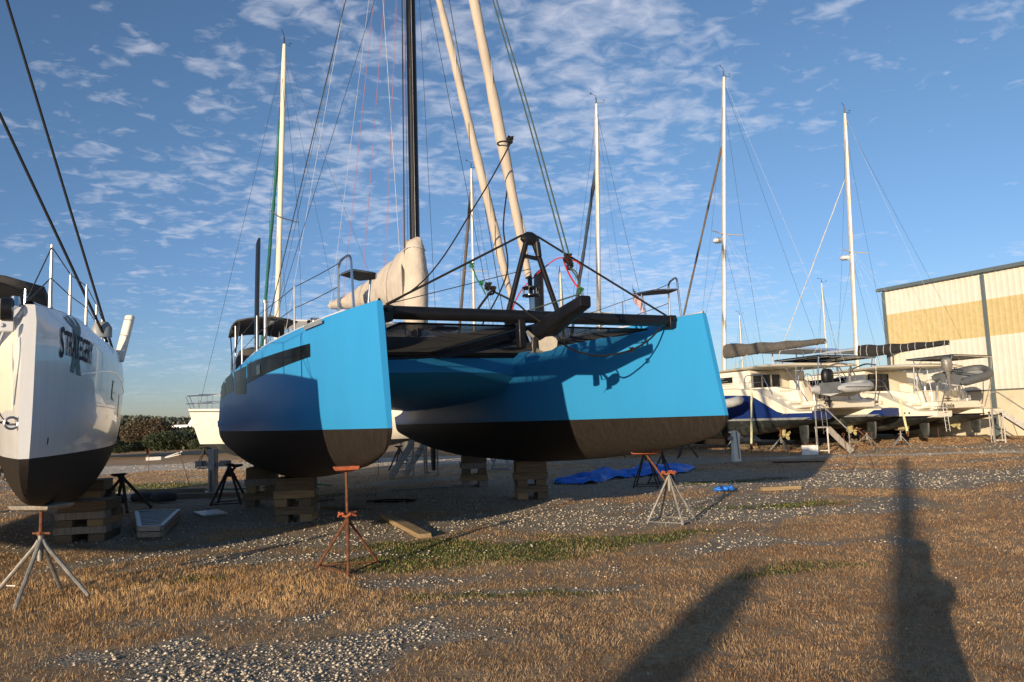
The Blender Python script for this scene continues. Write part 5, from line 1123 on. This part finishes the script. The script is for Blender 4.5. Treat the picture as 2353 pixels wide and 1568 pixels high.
# ------------------------------------------------------------------ jack stands, timbers, stairs and yard clutter
def stand(label, x, y, zt, mt, pole=None, feet=4, r=.42, rz=0, lean=(0, 0), pad=None, hub=None, rails=True, chain=None, tr=.019, padr=.16):
    o = empty('jack_stand', label, 'jack stand', (x, y, 0), R(rz), 'boat jack stands'); hub = hub or zt*.62; zg = float(gz(x, y))
    top = Vector((lean[0], lean[1], zt)); hb_ = Vector((0, 0, hub)); F = []
    for i in range(feet):
        a = 2*math.pi*i/feet+.4; f = Vector((r*math.cos(a), r*math.sin(a), zg+.01)); F.append(f); g = G(); arch_tube(g, [(.02*math.cos(a), .02*math.sin(a), hub), (.05*math.cos(a), .05*math.sin(a), hub-.06), f], tr, rad=.05); g.build('leg', M[mt], o)
    if rails:
        g = G()
        for i in range(feet): a, b = F[i], F[(i+1) % feet]; g.tube([a+Vector((0, 0, .03)), b+Vector((0, 0, .03))], tr*.55, 6)
        g.build('base_rail', M[mt], o)
    g = G(); g.tube([(0, 0, hub-.22), (0, 0, hub+.06)], tr*1.35, 10); g.build('sleeve', M[mt], o)
    g = G(); g.tube([hb_-Vector((0, 0, .15)), top-Vector((0, 0, .04))], tr*.95, 10); g.tube([hb_+Vector((0, 0, .05)), hb_+Vector((0, 0, .09))], tr*1.9, 6); g.bar(hb_+Vector((-.11, 0, .07)), hb_+Vector((.11, .02, .07)), .02, .02); g.build('pole', M[pole or mt], o)
    g = G(); g.loft([[(top.x+padr*k*math.cos(a)*1.25, top.y+padr*k*math.sin(a)*.8, top.z+h) for a in [2*math.pi*i/4+.78 for i in range(4)]] for k, h in ((.35, -.07), (.9, -.045), (1, -.02), (1, 0))]); g.build('pad', M[pad or mt], o)
    if chain:
        g = G(); pts = []
        for i in range(28):
            a = i/27*2*math.pi; pts.append(hb_+Vector((.10*math.cos(a)+.02*math.sin(7*a), .08*math.sin(a), .07+.02*math.cos(5*a))))
        g.tube(pts, .014, 5); g.build('chain', M[chain], o)
    return o
stand('rusty jack stand with an orange pad and orange chain under the blue port bow', -2.10, 9.28, 1.23, 'rust', 'rust', 3, .44, 20, (0, .08), 'orange', .58, True, 'orange', padr=.17)
stand('galvanised jack stand with a leaning rusty pole under the blue starboard bow', 2.46, 12.15, 1.14, 'galv', 'rust', 4, .42, -10, (-.36, .25), 'orange', .72, True, 'orange', padr=.26)
stand('galvanised jack stand with a rusty pole in front of the white catamaran bow', -5.18, 8.18, 1.0, 'galv', 'rust', 4, .50, -15, (0, 0), 'woodg', .62, False, None, padr=.30, tr=.022)
stand('dark jack stand beside the blue tarpaulin, behind the galvanised one', 3.15, 18.2, .98, 'dsteel', None, 4, .42, 5, (.1, .1), 'orange', .85, True)
stand('thin rusty jack stand just behind the galvanised stand under the blue bow', 3.7, 18.9, 1.0, 'dsteel', 'rust', 3, .42, 40, (0, 0), None, .7, True)
stand('black tripod stand with spread legs under the white catamaran stern', -8.9, 16.9, .82, 'dsteel', None, 4, .62, 15, (-.1, .1), None, .74, False, tr=.034)
stand('dark jack stand under the blue catamaran port rudder', -6.75, 17.6, .90, 'dsteel', None, 4, .48, 30, (.15, 0), None, .84, True, tr=.03)
stand('dark stand under the bow of the cream monohull', -14.0, 33.5, 1.0, 'dsteel', None, 3, .55, 10, (0, 0), None, .8, True, tr=.03)
stand('leaning dark stand under the belly of the cream monohull', -9.6, 29.0, 1.0, 'galv', None, 3, .55, 60, (.2, 0), None, .8, False, tr=.03)
stand('white jack stand seen under the blue catamaran belly', -.55, 26.0, .9, 'galv', None, 4, .5, 20, (0, 0), None, .8, True, tr=.035)
stand('dark jack stand behind the aluminium steps under the blue stern', -4.3, 27.5, .9, 'dsteel', None, 3, .55, 0, (0, 0), None, .8, False, tr=.03)
stand('jack stand left of the yellow strap under the navy-sided catamaran', 11.15, 31.4, .98, 'galv', 'rust', 3, .5, 10, (0, 0), 'rust', .55, False, tr=.03, padr=.2)
stand('jack stand right of the near steps under the navy-sided catamaran', 15.05, 32.0, .82, 'galv', 'rust', 3, .62, 0, (-.35, .1), 'rust', .55, False, tr=.03)
stand('short jack stand under the all-cream catamaran near hull', 16.55, 32.1, .72, 'galv', 'galv', 4, .45, 0, (0, 0), 'wood', .45, False, tr=.026, padr=.2)
stand('low jack stand under the all-cream catamaran rudder by the shed', 22.4, 34.4, .5, 'dsteel', 'rust', 4, .5, 0, (0, 0), None, .3, False, tr=.026)
stand('jack stand in shade beyond the blue starboard bow', 8.9, 30.6, .9, 'galv', None, 3, .5, 0, (0, 0), None, .6, False, tr=.028)
for i, (px_, Y_) in enumerate(((8, 26), (30, 30), (1110, 30), (1400, 31), (1560, 29))):
    x, y = at_px(px_, Y_); stand(['dark stand at the far left edge, left of the white bow', 'dark stand left of the white bow, standing further back', 'distant stand between the timber cribs under the blue boat', 'distant stand beyond the blue tarpaulin', 'distant stand in shade under the blue starboard bow'][i], x, y, .8, 'dsteel', None, 3, .5, 20*i, (0, 0), None, .7, False, tr=.03)
# timber cribbing: every timber a thing
courses = ['lowest', 'second', 'third', 'fourth', 'fifth', 'topmost']
def crib(where, x, y, rz, zt, w=.62, hts=(.14, .14, .14, .14, .22), big=True, sc=1.0):
    z = float(gz(x, y))-.0; tot = sum(hts)*1.0; k = (zt-z)/tot; rr = random.Random(int(x*10)); n = len(hts); T = Matrix.Translation((x, y, 0)) @ Matrix.Rotation(R(rz), 4, 'Z')
    for i, h in enumerate(hts):
        h = h*k; last = i == n-1; along = i % 2; cname = 'topmost' if last else courses[i]
        offs = [0] if last else ([-.5, .5])
        for q in offs:
            d = w*.34 if not last else w*.62; ln = w*(1.0+.15*rr.random()); off = q*(w-d)
            dims = (ln, d, h-.004) if along else (d, ln, h-.004); c = (rr.uniform(-.02, .02), off, 0) if along else (off, rr.uniform(-.02, .02), 0)
            if last: dims = (w*1.02, w*.9, h-.004); c = (0, 0, 0)
            m = rr.choice(['wood', 'wood', 'wood2', 'woodg']) if i < n-1 else 'wood'
            sd = ('left' if q < 0 else 'right') if not along else ('near' if q < 0 else 'far')
            lab = f"{cname} timber of the crib {where}" if last else f"{cname} course {sd} timber of the crib {where}"
            g = G(); g.box((0, 0, 0), (dims[0] if along or last else dims[1], dims[1] if along or last else dims[0], dims[2]))
            o = g.build('timber_block', M[m], None, smooth=False, bevel=.008)
            o.location = T @ Vector((c[0], c[1], z+h/2)); o.rotation_euler = (0, 0, R(rz)+rr.uniform(-.05, .05)+(0 if along or last else math.pi/2)); tag(o, lab, 'timber', 'timbers stacked as cribs under the boats')
        z += h
crib('nearest under the blue port hull', -4.15, 14.15, 6, .80, .66)
crib('further aft under the blue port hull', -5.75, 16.95, 10, .86, .62)
crib('nearest under the blue starboard hull', .30, 16.65, 4, .80, .66, hts=(.14, .13, .13, .14, .22))
crib('further aft under the blue starboard hull', -1.15, 20.3, 6, .86, .66)
crib('under the white catamaran bow', -7.25, 12.75, 8, .64, .74, hts=(.15, .14, .13, .14, .2))
crib('under the white catamaran stern', -9.6, 16.9, 8, .72, .7, hts=(.2, .2, .2))
crib('under the navy-sided near keel', 10.6, 34.6, 32, .22, .8, hts=(.1, .12)); crib('under the all-cream near keel', 16.9, 36.4, 32, .22, .8, hts=(.1, .12))
crib('under the navy-sided far keel', 14.4, 37.0, 32, .22, .8, hts=(.1, .12)); crib('under the all-cream far keel', 20.7, 38.6, 32, .22, .8, hts=(.1, .12))
crib('under the cream monohull keel', -9.0, 31.4, -16, .13, .8, hts=(.06, .07))
def plank(label, a, b, w, h, m, name='plank', z=0, cat='plank'):
    a = Vector((*a, 0)); b = Vector((*b, 0)); c = (a+b)/2; d = b-a; g = G(); g.box((0, 0, 0), (d.length, w, h)); o = g.build(name, M[m], None, smooth=False, bevel=.006)
    o.location = (c.x, c.y, float(gz(c.x, c.y))+h/2+.012+z); o.rotation_euler = (0, .01, math.atan2(d.y, d.x)); return tag(o, label, cat)
plank('long weathered plank lying at the edge of the shade in front of the blue boat', (-2.45, 13.9), (-1.42, 11.45), .20, .07, 'wood2')
plank('short thick timber lying right of the galvanised stand shadow', (5.3, 16.3), (6.2, 16.5), .12, .08, 'wood2')
plank('thin dark board lying under the blue catamaran', (-4.2, 15.9), (-3.0, 15.5), .14, .03, 'wood'); plank('pale lath lying near the far crib under the blue catamaran', (-3.3, 19.6), (-1.8, 19.9), .10, .03, 'woodg')
plank('dark flat timber beneath the cream post', (8.4, 24.6), (10.0, 24.4), .2, .04, 'anti'); plank('dark board beside the grey hatch', (-5.2, 17.4), (-4.3, 17.7), .25, .03, 'wood')
plank('low dark timber behind the black tripod stand', (-9.2, 19.5), (-7.2, 19.4), .25, .12, 'wood'); plank('second low timber behind the black tripod, further left', (-10.2, 20.2), (-8.4, 20.1), .2, .2, 'wood')
o = plank('flat grey stone slab half buried left of the blue port cribs', (-6.6, 15.9), (-6.1, 15.2), .5, .04, 'grey', 'slab', cat='slab')
# grey slatted hatch lying on the ground
o = empty('slatted_hatch', 'grey trapezoid slatted grille lying on the ground between the two catamarans', 'grille', (0, 0, 0))
A_, B_, Cc, Dd = Vector((-7.05, 15.3, 0)), Vector((-6.35, 15.3, 0)), Vector((-5.98, 12.55, 0)), Vector((-5.62, 12.55, 0))
A_, B_, Cc, Dd = Vector((-7.55, 14.9, 0)), Vector((-6.72, 14.9, 0)), Vector((-6.28, 12.5, 0)), Vector((-5.92, 12.5, 0))
zg = .0
for lv in (0, 1):
    g = G(); z = .05+.10*lv
    for a, b in ((A_, Cc), (B_, Dd), (Cc, Dd), (A_, B_)): g.bar(a+Vector((0, 0, z)), b+Vector((0, 0, z)), .07, .085)
    g.build('frame', M['grey'] if lv else M['woodg'], o, smooth=False)
g = G()
for i in range(1, 12): t = i/12; g.bar(A_.lerp(Cc, t)+Vector((.02, 0, .17)), B_.lerp(Dd, t)+Vector((-.02, 0, .17)), .06, .02)
g.build('slats', M['grey'], o, smooth=False)
# blue tarpaulin, folded mounds
def tarp_mound(label, pts, w, h, seed):
    rr = random.Random(seed); P = [Vector((*p, 0)) for p in pts]; o = empty('tarpaulin', label, 'tarpaulin', P[0], 0); n = 60; rows = []; k = len(P)-1; q = [rr.random()*6 for _ in range(6)]
    for i in range(n+1):
        t = i/n*k; a = P[min(int(t), k-1)].lerp(P[min(int(t), k-1)+1], t-min(int(t), k-1)); d = (P[min(int(t)+1, k)]-P[min(int(t), k-1)]).normalized(); s = Vector((-d.y, d.x, 0)); u = i/n; r = []
        env = min(1, u*7, (1-u)*7)**.5; ww = w*(.75+.3*math.sin(u*9+q[0])+.12*math.sin(u*23+q[1]))*env
        for j in range(17):
            v = j/16*2-1; z = h*env*max(0, 1-v*v)**.6*(.7+.25*math.sin(u*17+q[2])+.3*math.sin(v*5+u*11+q[3]))+.035*math.sin(v*14+u*31+q[4])*env+.03*math.sin(u*57+v*9+q[5])*env
            p = a+s*v*ww+d*.05*math.sin(v*9+u*20); r.append(p-P[0]+Vector((0, 0, max(z, 0)+.015)))
        rows.append(r)
    g = G(); g.grid(rows); g.build('cloth', M['tarp'], o, ang=180); return o
tarp_mound('crumpled bright blue tarpaulin in the shade under the blue starboard bow', [(1.0, 19.9), (2.0, 20.2), (3.0, 21.4), (4.3, 22.3), (5.6, 23.6)], .68, .22, 3)
tarp_mound('small scrap of blue tarpaulin in the sun behind the galvanised stand', [(4.35, 16.55), (4.75, 16.6)], .12, .05, 5)
# steps with handrails
def steps(label, loc, rz, ztop, run, n, w, side='galv', tread='woodg'):
    o = empty('boarding_steps', label, 'steps', (loc[0], loc[1], 0), rz, 'boarding steps'); z0 = 0
    # local +x = downhill direction, platform spans x in [-.45, 0]
    for s in (-1, 1):
        y = s*w/2; g = G(); g.bar((0, y, ztop-.04), (run, y, z0+.05), .04, .20); g.build('stringer', M[tread], o, smooth=False)
        for x in (-.42, -.02):
            g = G(); g.box((x, y, ztop/2), (.05, .05, ztop)); g.build('leg', M[side], o, smooth=False)
    for i in range(1, n): t = i/n; g = G(); g.box((run*t+.02, 0, ztop*(1-t)+.0), (.22, w-.05, .035)); g.build('tread', M[tread], o, smooth=False)
    g = G(); g.box((-.22, 0, ztop), (.50, w+.06, .05)); g.build('platform', M[tread], o, smooth=False)
    g = G(); y = w/2+.04; arch_tube(g, [(-.40, -y, 0), (-.40, -y, ztop+.85), (-.15, -y, ztop+.86), (run*.93, -y, .86), (run*.93, -y, .02)], .028, rad=.12); g.build('handrail', M[side], o)
    g = G(); g.bar((-.42, -w/2, .12), (-.42, w/2, .12), .03, .04); g.bar((-.02, -w/2, .12), (-.42, -w/2, .12), .03, .04); g.build('brace', M[side], o, smooth=False)
    return o
steps('boarding steps with one bent handrail at the navy-sided catamaran stern', (12.05, 28.75), R(-24), 1.0, .78, 5, .62)
steps('boarding steps with a tall handrail against the shed by the all-cream catamaran', (20.85, 31.9), R(-24), 1.30, 1.45, 6, .62, 'galv', 'galv')
o = steps('aluminium boarding steps in shade under the blue catamaran starboard stern', (-3.05, 23.6), R(158), 1.15, .8, 5, .85, 'galv', 'galv')
o = plank('cream rectangular board leaning near the boarding steps', (10.75, 28.15), (11.35, 28.1), .04, .36, 'plastic', 'leaning_board', cat='board')
# rope and straps down to ground anchors
def strap(label, a, b, w=.06, m='yel'):
    a = Vector(a); b = Vector(b); o = empty('tie_down_strap', label, 'strap', b, 0); g = G(); pts = [a.lerp(b, t)-b for t in (0, .3, .7, .92)]
    for p, q in zip(pts[:-1], pts[1:]): g.bar(p, q, w, .012, upv=(.4, 1, 0))
    g.build('webbing', M[m], o); g = G(); g.bar(pts[-1]+Vector((0, 0, .1)), pts[-1]-Vector((0, 0, .12)), .09, .05); g.tube([pts[-1]-Vector((0, 0, .1)), (0, 0, 0)], .012, 6); g.build('ratchet', M['rust'], o); return o
pB = inB(2.35+.72, -2.9, 2.68); strap('yellow tie-down strap on the navy-sided catamaran', pB, (9.30, 29.6, .10)); strap('second yellow tie-down strap, close beside the first on the navy hull', pB+Vector((.05, 0, 0)), (9.55, 30.3, .12), .04)
pC = inC(2.25+.66, -1.6, 2.05); strap('pale tie-down strap on the all-cream catamaran near side', pC, (17.35, 33.0, .35), .09)
pC2 = inC(-2.25-.5, -.4, 1.4); strap('pale tie-down strap at the far stern of the all-cream catamaran', pC2, (23.9, 34.6, .25), .06)
# ground anchor rods with eyes
def rod(label, x, y, h, lean):
    o = empty('ground_anchor', label, 'anchor rod', (x, y, 0), 0, 'anchor rods with eyes'); g = G(); t = Vector((lean[0], lean[1], h)); g.tube([(0, 0, -.02), t*.5+Vector((.01, 0, 0)), t], .011, 6); g.build('rod', M['rust'], o)
    g = G(); g.tube([t+Vector((.035*math.cos(a), 0, .035+.035*math.sin(a))) for a in [2*math.pi*i/12 for i in range(13)]], .009, 5); g.build('eye', M['rust'], o)
rods = [((8.86, 19.95), .98, (-.10, 0), 'tall bent anchor rod standing in the yard right of the blue bow'), ((9.95, 20.9), .86, (-.28, 0), 'leaning anchor rod with a ring, right of the tall bent one'), ((15.6, 27.6), .75, (.03, 0), 'anchor rod in the gravel in front of the all-cream catamaran'),
        ((19.9, 29.5), .8, (-.2, 0), 'leaning anchor rod left of the steps by the shed'), ((11.05, 28.5), .4, (.0, 0), 'short anchor rod below the first jack stand'), ((13.35, 28.0), .7, (0, 0), 'anchor rod beside the near boarding steps'),
        ((-15.5, 31.5), .95, (.02, 0), 'anchor rod right of the white catamaran bow'), ((-10.3, 23.6), 1.05, (-.35, 0), 'leaning anchor rod between the white catamaran and the cream monohull'), ((-10.6, 31.9), .5, (0, 0), 'short anchor rod on the far verge'),
        ((22.9, 33.2), .7, (-.05, 0), 'anchor rod close to the shed wall'), ((-4.6, 24.9), 1.0, (0, 0), 'anchor rod beside the aluminium steps')]
for (x, y), h, l, lab in rods: rod(lab, x, y, h, l)
# heavy post stands
o = empty('hydraulic_post', 'tall grey steel post with a clamp holding the cream monohull', 'post', (-8.35, 20.6, 0), R(-20))
g = G(); g.box((0, 0, .60), (.22, .16, 1.20)); g.box((0, 0, .02), (.5, .4, .04)); g.build('column', M['galv'], o, bevel=.01)
g = G(); g.box((0, .02, .78), (.62, .12, .12)); g.box((-.42, 0, .80), (.24, .2, .16)); g.box((.42, 0, .80), (.24, .2, .16)); g.build('clamp', M['woodg'], o, bevel=.01)
g = G(); g.tube([(-.02, -.12, .02), (-.02, -.12, .62)], .03, 8); g.build('ram', M['frame'], o)
o = empty('mooring_post', 'pale battered timber post just right of the blue bow', 'post', (7.62, 25.9, 0), R(15))
g = G(); g.prism([(-.14, 0), (.13, 0), (.12, .7), (.15, .95), (.08, 1.0), (.05, 1.06), (-.10, 1.05), (-.12, .8)], 1, -.09, .09); g.build('post', M['cream'], o, bevel=.01)
g = G(); g.tube([(-.26, 0, .80), (.28, 0, .80)], .07, 10); g.tube([(.0, -.1, 1.05), (.05, -.1, .1)], .02, 6); g.build('bolt', M['woodg'], o)
# hose and loose rope on the left
def ground_line(name, label, cat, pts, r, m):
    g = G(); P = [Vector((x, y, float(gz(x, y))+r*.8)) for x, y in pts]; out = []
    for i in range(len(P)-1):
        p0 = P[max(i-1, 0)]; p1 = P[i]; p2 = P[i+1]; p3 = P[min(i+2, len(P)-1)]
        for j in range(8): t = j/8; out.append(.5*((2*p1)+(p2-p0)*t+(2*p0-5*p1+4*p2-p3)*t*t+(3*p1-p0-3*p2+p3)*t**3))
    out.append(P[-1]); g.tube(out, r, 6); o = g.build(name, M[m]); return tag(o, label, cat)
ground_line('hose', 'dark green hose lying in the grass behind the slatted grille', 'hose', [(-10.4, 21.4), (-9.2, 21.9), (-7.8, 21.6), (-6.2, 22.3), (-5.4, 21.8)], .022, 'grope2')
ground_line('hose', 'pale hose looping through the grass beside the grey post', 'hose', [(-9.8, 18.9), (-8.4, 19.8), (-7.4, 20.1), (-6.7, 19.2), (-6.9, 18.6)], .016, 'brownc')
ground_line('rope', 'loose dark rope under the blue catamaran', 'rope', [(-3.4, 16.9), (-2.9, 17.2), (-2.3, 17.0), (-2.5, 16.7), (-3.2, 16.8)], .02, 'blackrope')
tag(G().tube([(-6.02, 8.9, .01), (-5.88, 8.85, .012)], .008, 6).build('stick', M['plastic']), 'tiny white stick in the brown grass', 'stick')
# sand bags
for i, (x, y) in enumerate(((-9.9, 18.4), (-9.3, 18.7), (-8.7, 18.5))):
    g = G(); g.loft([[(x+.34*k*math.cos(a), y+.2*k*math.sin(a), .02+h) for a in [j*math.pi/8 for j in range(16)]] for k, h in ((.8, 0), (1, .08), (.9, .18), (.5, .23))]); tag(g.build('sandbag', M['greyc']), ['left', 'middle', 'right'][i]+' one of three dark bags behind the black tripod stand', 'bag', 'dark bags by the tripod')
# debris far left by the bushes
g = G(); g.box((-21.6, 44.5, .12), (.8, .3, .2), rz=.5); g.tube([(-21.3, 45, .1), (-20.3, 45.4, .45)], .035, 6); g.tube([(-21.2, 44.8, .1), (-20.2, 45.0, .3)], .035, 6); tag(g.build('scrap_pile', M['plastic'], smooth=False), 'pale scrap lying in front of the bushes', 'scrap')
o = empty('bollard', 'thin white pole standing before the bushes', 'pole', (-17.0, 48, 0)); g = G(); g.tube([(0, 0, 0), (0, 0, 1.4)], .05, 8); g.build('pole', M['white'], o)

# ------------------------------------------------------------------ vegetation
leafm = {}
def leaf_mat(name, a, b):
    m = bpy.data.materials.new(name); m.use_nodes = True; nt = m.node_tree; bs = nt.nodes['Principled BSDF']; bs.inputs['Roughness'].default_value = .6
    oi = nd(nt, 'ShaderNodeNewGeometry'); c = mixc(nt, oi.outputs['Random Per Island'], a, b); L(nt, c, bs.inputs['Base Color']); return m
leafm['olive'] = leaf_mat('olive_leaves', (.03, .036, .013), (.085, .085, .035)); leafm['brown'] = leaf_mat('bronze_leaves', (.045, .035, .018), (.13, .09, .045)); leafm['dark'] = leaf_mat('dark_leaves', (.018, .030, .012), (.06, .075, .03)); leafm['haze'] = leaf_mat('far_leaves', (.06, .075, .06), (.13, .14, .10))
def crown(c, rad, n, lsz, mt, parent, seed, lobes=7):
    q = np.random.default_rng(seed); cs = q.normal(size=(lobes, 3))*np.array(rad)*.42; cs[:, 2] = np.abs(cs[:, 2])*.7
    k = q.integers(0, lobes, n); d = q.normal(size=(n, 3)); d /= np.linalg.norm(d, axis=1)[:, None]; rr = q.random(n)**.4
    P = cs[k]+d*rr[:, None]*np.array(rad)*(.42+.15*q.random(lobes)[k][:, None]); P += np.array(c); P[:, 2] = np.maximum(P[:, 2], .05)
    a = q.normal(size=(n, 3)); a /= np.linalg.norm(a, axis=1)[:, None]; b = np.cross(a, q.normal(size=(n, 3))); b /= np.linalg.norm(b, axis=1)[:, None]; s = lsz*(.5+q.random(n))[:, None]
    vs = np.stack([P-a*s, P+b*s*.45, P+a*s, P-b*s*.45], 1).reshape(-1, 3); fs = np.arange(n)[:, None]*4+np.array([[0, 1, 2, 3]])
    o = raw_mesh('crown', vs, fs, leafm[mt]); o.parent = parent; return o
def tree(name, label, cat, x, y, h, w, mt, seed, n=9000, trunk=True, lsz=.12, group=None):
    o = empty(name, label, cat, (x, y, 0), 0, group); q = random.Random(seed)
    if trunk:
        g = G(); th = h*.55; g.tube([(0, 0, -.05), (.05*h*q.uniform(-1, 1), 0, th*.5), (0, 0, th)], [.07*h*.5, .03*h, .015*h], 8)
        for i in range(6):
            a = q.random()*6.28; z = th*(.3+.6*q.random()); g.tube([(0, 0, z), (w*.3*math.cos(a), w*.3*math.sin(a), z+h*.2), (w*.6*math.cos(a), w*.6*math.sin(a), z+h*.32)], [.018*h, .01*h, .004*h], 5)
        g.build('trunk', M['wood'], o)
    crown((0, 0, h*.55), (w, w, h*.62), n, lsz, mt, o, seed); return o
tree('tree', 'broad bronze-green tree behind the far road, between white boat and cream monohull', 'tree', -25.6, 52, 2.7, 2.2, 'brown', 1, 42000, lsz=.06)
tree('tree', 'darker round tree directly left of the bronze one', 'tree', -29.2, 53, 2.4, 2.0, 'olive', 2, 30000, lsz=.06)
labs = ['dark bush just right of the white catamaran hull', 'low dark bush beneath the bronze tree', 'dark bush right of the bronze tree', 'dark bush left of the cream monohull bow', 'bush partly hidden by the cream monohull bow', 'dark bush left of the white bow, at the far left edge', 'second dark bush left of the white bow', 'bush behind the far left stands']
for i, (x, y, h, w, mt) in enumerate(((-28.5, 50.5, 1.4, 2.2, 'dark'), (-25.3, 50.2, 1.2, 2.2, 'dark'), (-22.8, 50.5, 1.5, 1.8, 'dark'), (-20.6, 50, 1.25, 2.0, 'dark'), (-18, 50.5, 1.4, 2.0, 'olive'), (-35, 50, 1.5, 2.3, 'dark'), (-38.5, 50, 1.6, 2.4, 'dark'), (-32, 51, 1.5, 2.3, 'olive'))):
    tree('bush', labs[i], 'bush', x, y, h, w, mt, 20+i, 24000, False, .055, 'bushes along the far verge')
# long hazy treeline on the horizon: a mass
def treeline(name, label, y0, h, mt, n, x0, x1, seed, ls):
    q = np.random.default_rng(seed); x = x0+(x1-x0)*q.random(n); hh = h*(.55+.6*vn(x, x*0+seed, 9, 3)+.25*vn(x, x*0, 3.2, 4)); z = hh*q.random(n)**.6; y = y0+q.random(n)*12+6*vn(x, x*0, 30, 5)
    P = np.stack([x, y, z], 1); a = q.normal(size=(n, 3)); a /= np.linalg.norm(a, axis=1)[:, None]; b = np.cross(a, q.normal(size=(n, 3))); b /= np.linalg.norm(b, axis=1)[:, None]; s = ls*(.5+q.random(n))[:, None]
    vs = np.stack([P-a*s, P+b*s*.6, P+a*s, P-b*s*.6], 1).reshape(-1, 3); fs = np.arange(n)[:, None]*4+np.array([[0, 1, 2, 3]]); tag(raw_mesh(name, vs, fs, leafm[mt]), label, 'trees', kind='stuff')
treeline('far_treeline', 'hazy line of distant trees along the horizon', 150, 5.2, 'haze', 70000, -170, 150, 5, .55)
treeline('far_hedge', 'dark scrub in front of the distant trees', 62, 2.0, 'dark', 60000, -75, 40, 9, .22)
for i, (x, y) in enumerate(((-46, 118), (-50.5, 119))):
    o = empty('far_boat', ['pale distant boat before the treeline', 'second pale distant boat left of the other'][i], 'boat', (x, y, 0)); g = G(); g.prism([(-4, 1.0), (4, .9), (4.3, 2.6), (-4.6, 2.6)], 1, -1.2, 1.2); g.build('hull', M['white'], o, bevel=.2); g = G(); g.prism([(-1.5, 2.6), (2.5, 2.6), (2, 3.4), (-1, 3.4)], 1, -.9, .9); g.build('cabin', M['white'], o, bevel=.1)

# ------------------------------------------------------------------ the photographer, standing behind the camera: only the shadow reaches the picture
def person():
    ax = Vector((-.12, -.45, 0)); F = R(-6)          # faces +Y
    o = empty('person', 'person standing with both arms raised, holding a phone', 'person', ax, F)
    pts = {}; E_ = []; rad = {}
    def P(n, x, y, z, r, r2=None): pts[n] = (x, y, z); rad[n] = (r, r2 or r)
    P('pel', 0, 0, .98, .155, .12); P('wst', 0, 0, 1.12, .14, .10); P('chest', 0, .0, 1.34, .165, .115); P('neckb', 0, -.01, 1.50, .075); P('neck', 0, .0, 1.57, .058); P('head', 0, .02, 1.68, .085, .10); P('crown', 0, .01, 1.79, .072, .085)
    for s, t in ((-1, 'l'), (1, 'r')):
        P('hip'+t, s*.10, 0, .92, .095); P('kn'+t, s*.13, .02, .52, .060); P('an'+t, s*.15, -.02, .10, .042); P('hl'+t, s*.15, -.03, .04, .04); P('toe'+t, s*.17, .17, .035, .035)
        P('sh'+t, s*.19, 0, 1.44, .062); P('el'+t, s*.24, .12, 1.30, .043); P('wr'+t, s*.12 - .05, .27, 1.60, .028); P('hd'+t, s*.085-.07, .285, 1.67, .030, .018)
        E_ += [('pel', 'hip'+t), ('hip'+t, 'kn'+t), ('kn'+t, 'an'+t), ('an'+t, 'hl'+t), ('hl'+t, 'toe'+t), ('chest', 'sh'+t), ('sh'+t, 'el'+t), ('el'+t, 'wr'+t), ('wr'+t, 'hd'+t)]
        for k, (dx, dz_, ln) in enumerate(((-.004, .030, .060), (-.004, .014, .068), (-.004, -.002, .066), (-.004, -.018, .052))):
            a = 'f%d%s' % (k, t); P(a, s*.080-.07, .305, 1.675+dz_, .009); P(a+'b', s*.060-.07, .320, 1.678+dz_, .0085); P(a+'c', s*(.060-ln*.5)-.07, .322, 1.68+dz_, .0075); E_ += [('hd'+t, a), (a, a+'b'), (a+'b', a+'c')]
        P('th'+t, s*.075-.07, .275, 1.705, .011); P('thb'+t, s*.045-.07, .285, 1.715, .009); E_ += [('hd'+t, 'th'+t), ('th'+t, 'thb'+t)]
    E_ += [('pel', 'wst'), ('wst', 'chest'), ('chest', 'neckb'), ('neckb', 'neck'), ('neck', 'head'), ('head', 'crown')]
    names = list(pts); me = bpy.data.meshes.new('body'); me.from_pydata([pts[n] for n in names], [(names.index(a), names.index(b)) for a, b in E_], []); b = bpy.data.objects.new('body', me); C.objects.link(b); b.parent = o
    me.materials.append(mat('dark_clothes', (.05, .06, .09), .9)); md = b.modifiers.new('skin', 'SKIN'); 
    for i, n in enumerate(names): me.skin_vertices[0].data[i].radius = rad[n]
    me.skin_vertices[0].data[0].use_root = True; b.modifiers.new('sub', 'SUBSURF').levels = 2; b.modifiers['sub'].render_levels = 2
    g = G(); g.loft([[(.088*k*math.cos(a), .012+.105*k*math.sin(a), z) for a in [i*math.pi/8 for i in range(16)]] for k, z in ((.95, 1.70), (1.08, 1.76), (.9, 1.83), (.4, 1.865))]); g.build('hair', M['wood'], b)
    return o
person()
ph = G().box((0, 0, 0), (.15, .009, .072)).build('phone', M['blackm'], bevel=.003); ph.location = (.0, -.045, 1.735); tag(ph, 'black phone held up by the photographer', 'phone')
# unseen post, added only to cast the soft bar of shade on the turf
o = empty('shadow_post', 'round unseen post added behind the photographer to cast a bar of shade', 'post', (-8.8, -13.4, 0)); g = G(); g.tube([(0, 0, -.1), (0, 0, 3.8), (0, 0, 4.0)], [.36, .24, .10], 14); g.build('post', M['wood'], o)
# unseen pole added to throw the long soft shadow up the yard
o = empty('shadow_pole', 'slender unseen pole added well behind the photographer for its long shadow', 'pole', (-11.6, -22.1, 0)); g = G(); g.tube([(0, 0, -.1), (0, 0, 4.2), (0, 0, 8.5)], [.24, .20, .15], 12); g.build('pole', M['galv'], o)
g = G(); g.tube([(0, 0, 8.5), (0, 0, 8.6)], .12, 10); g.build('cap', M['galv'], o)
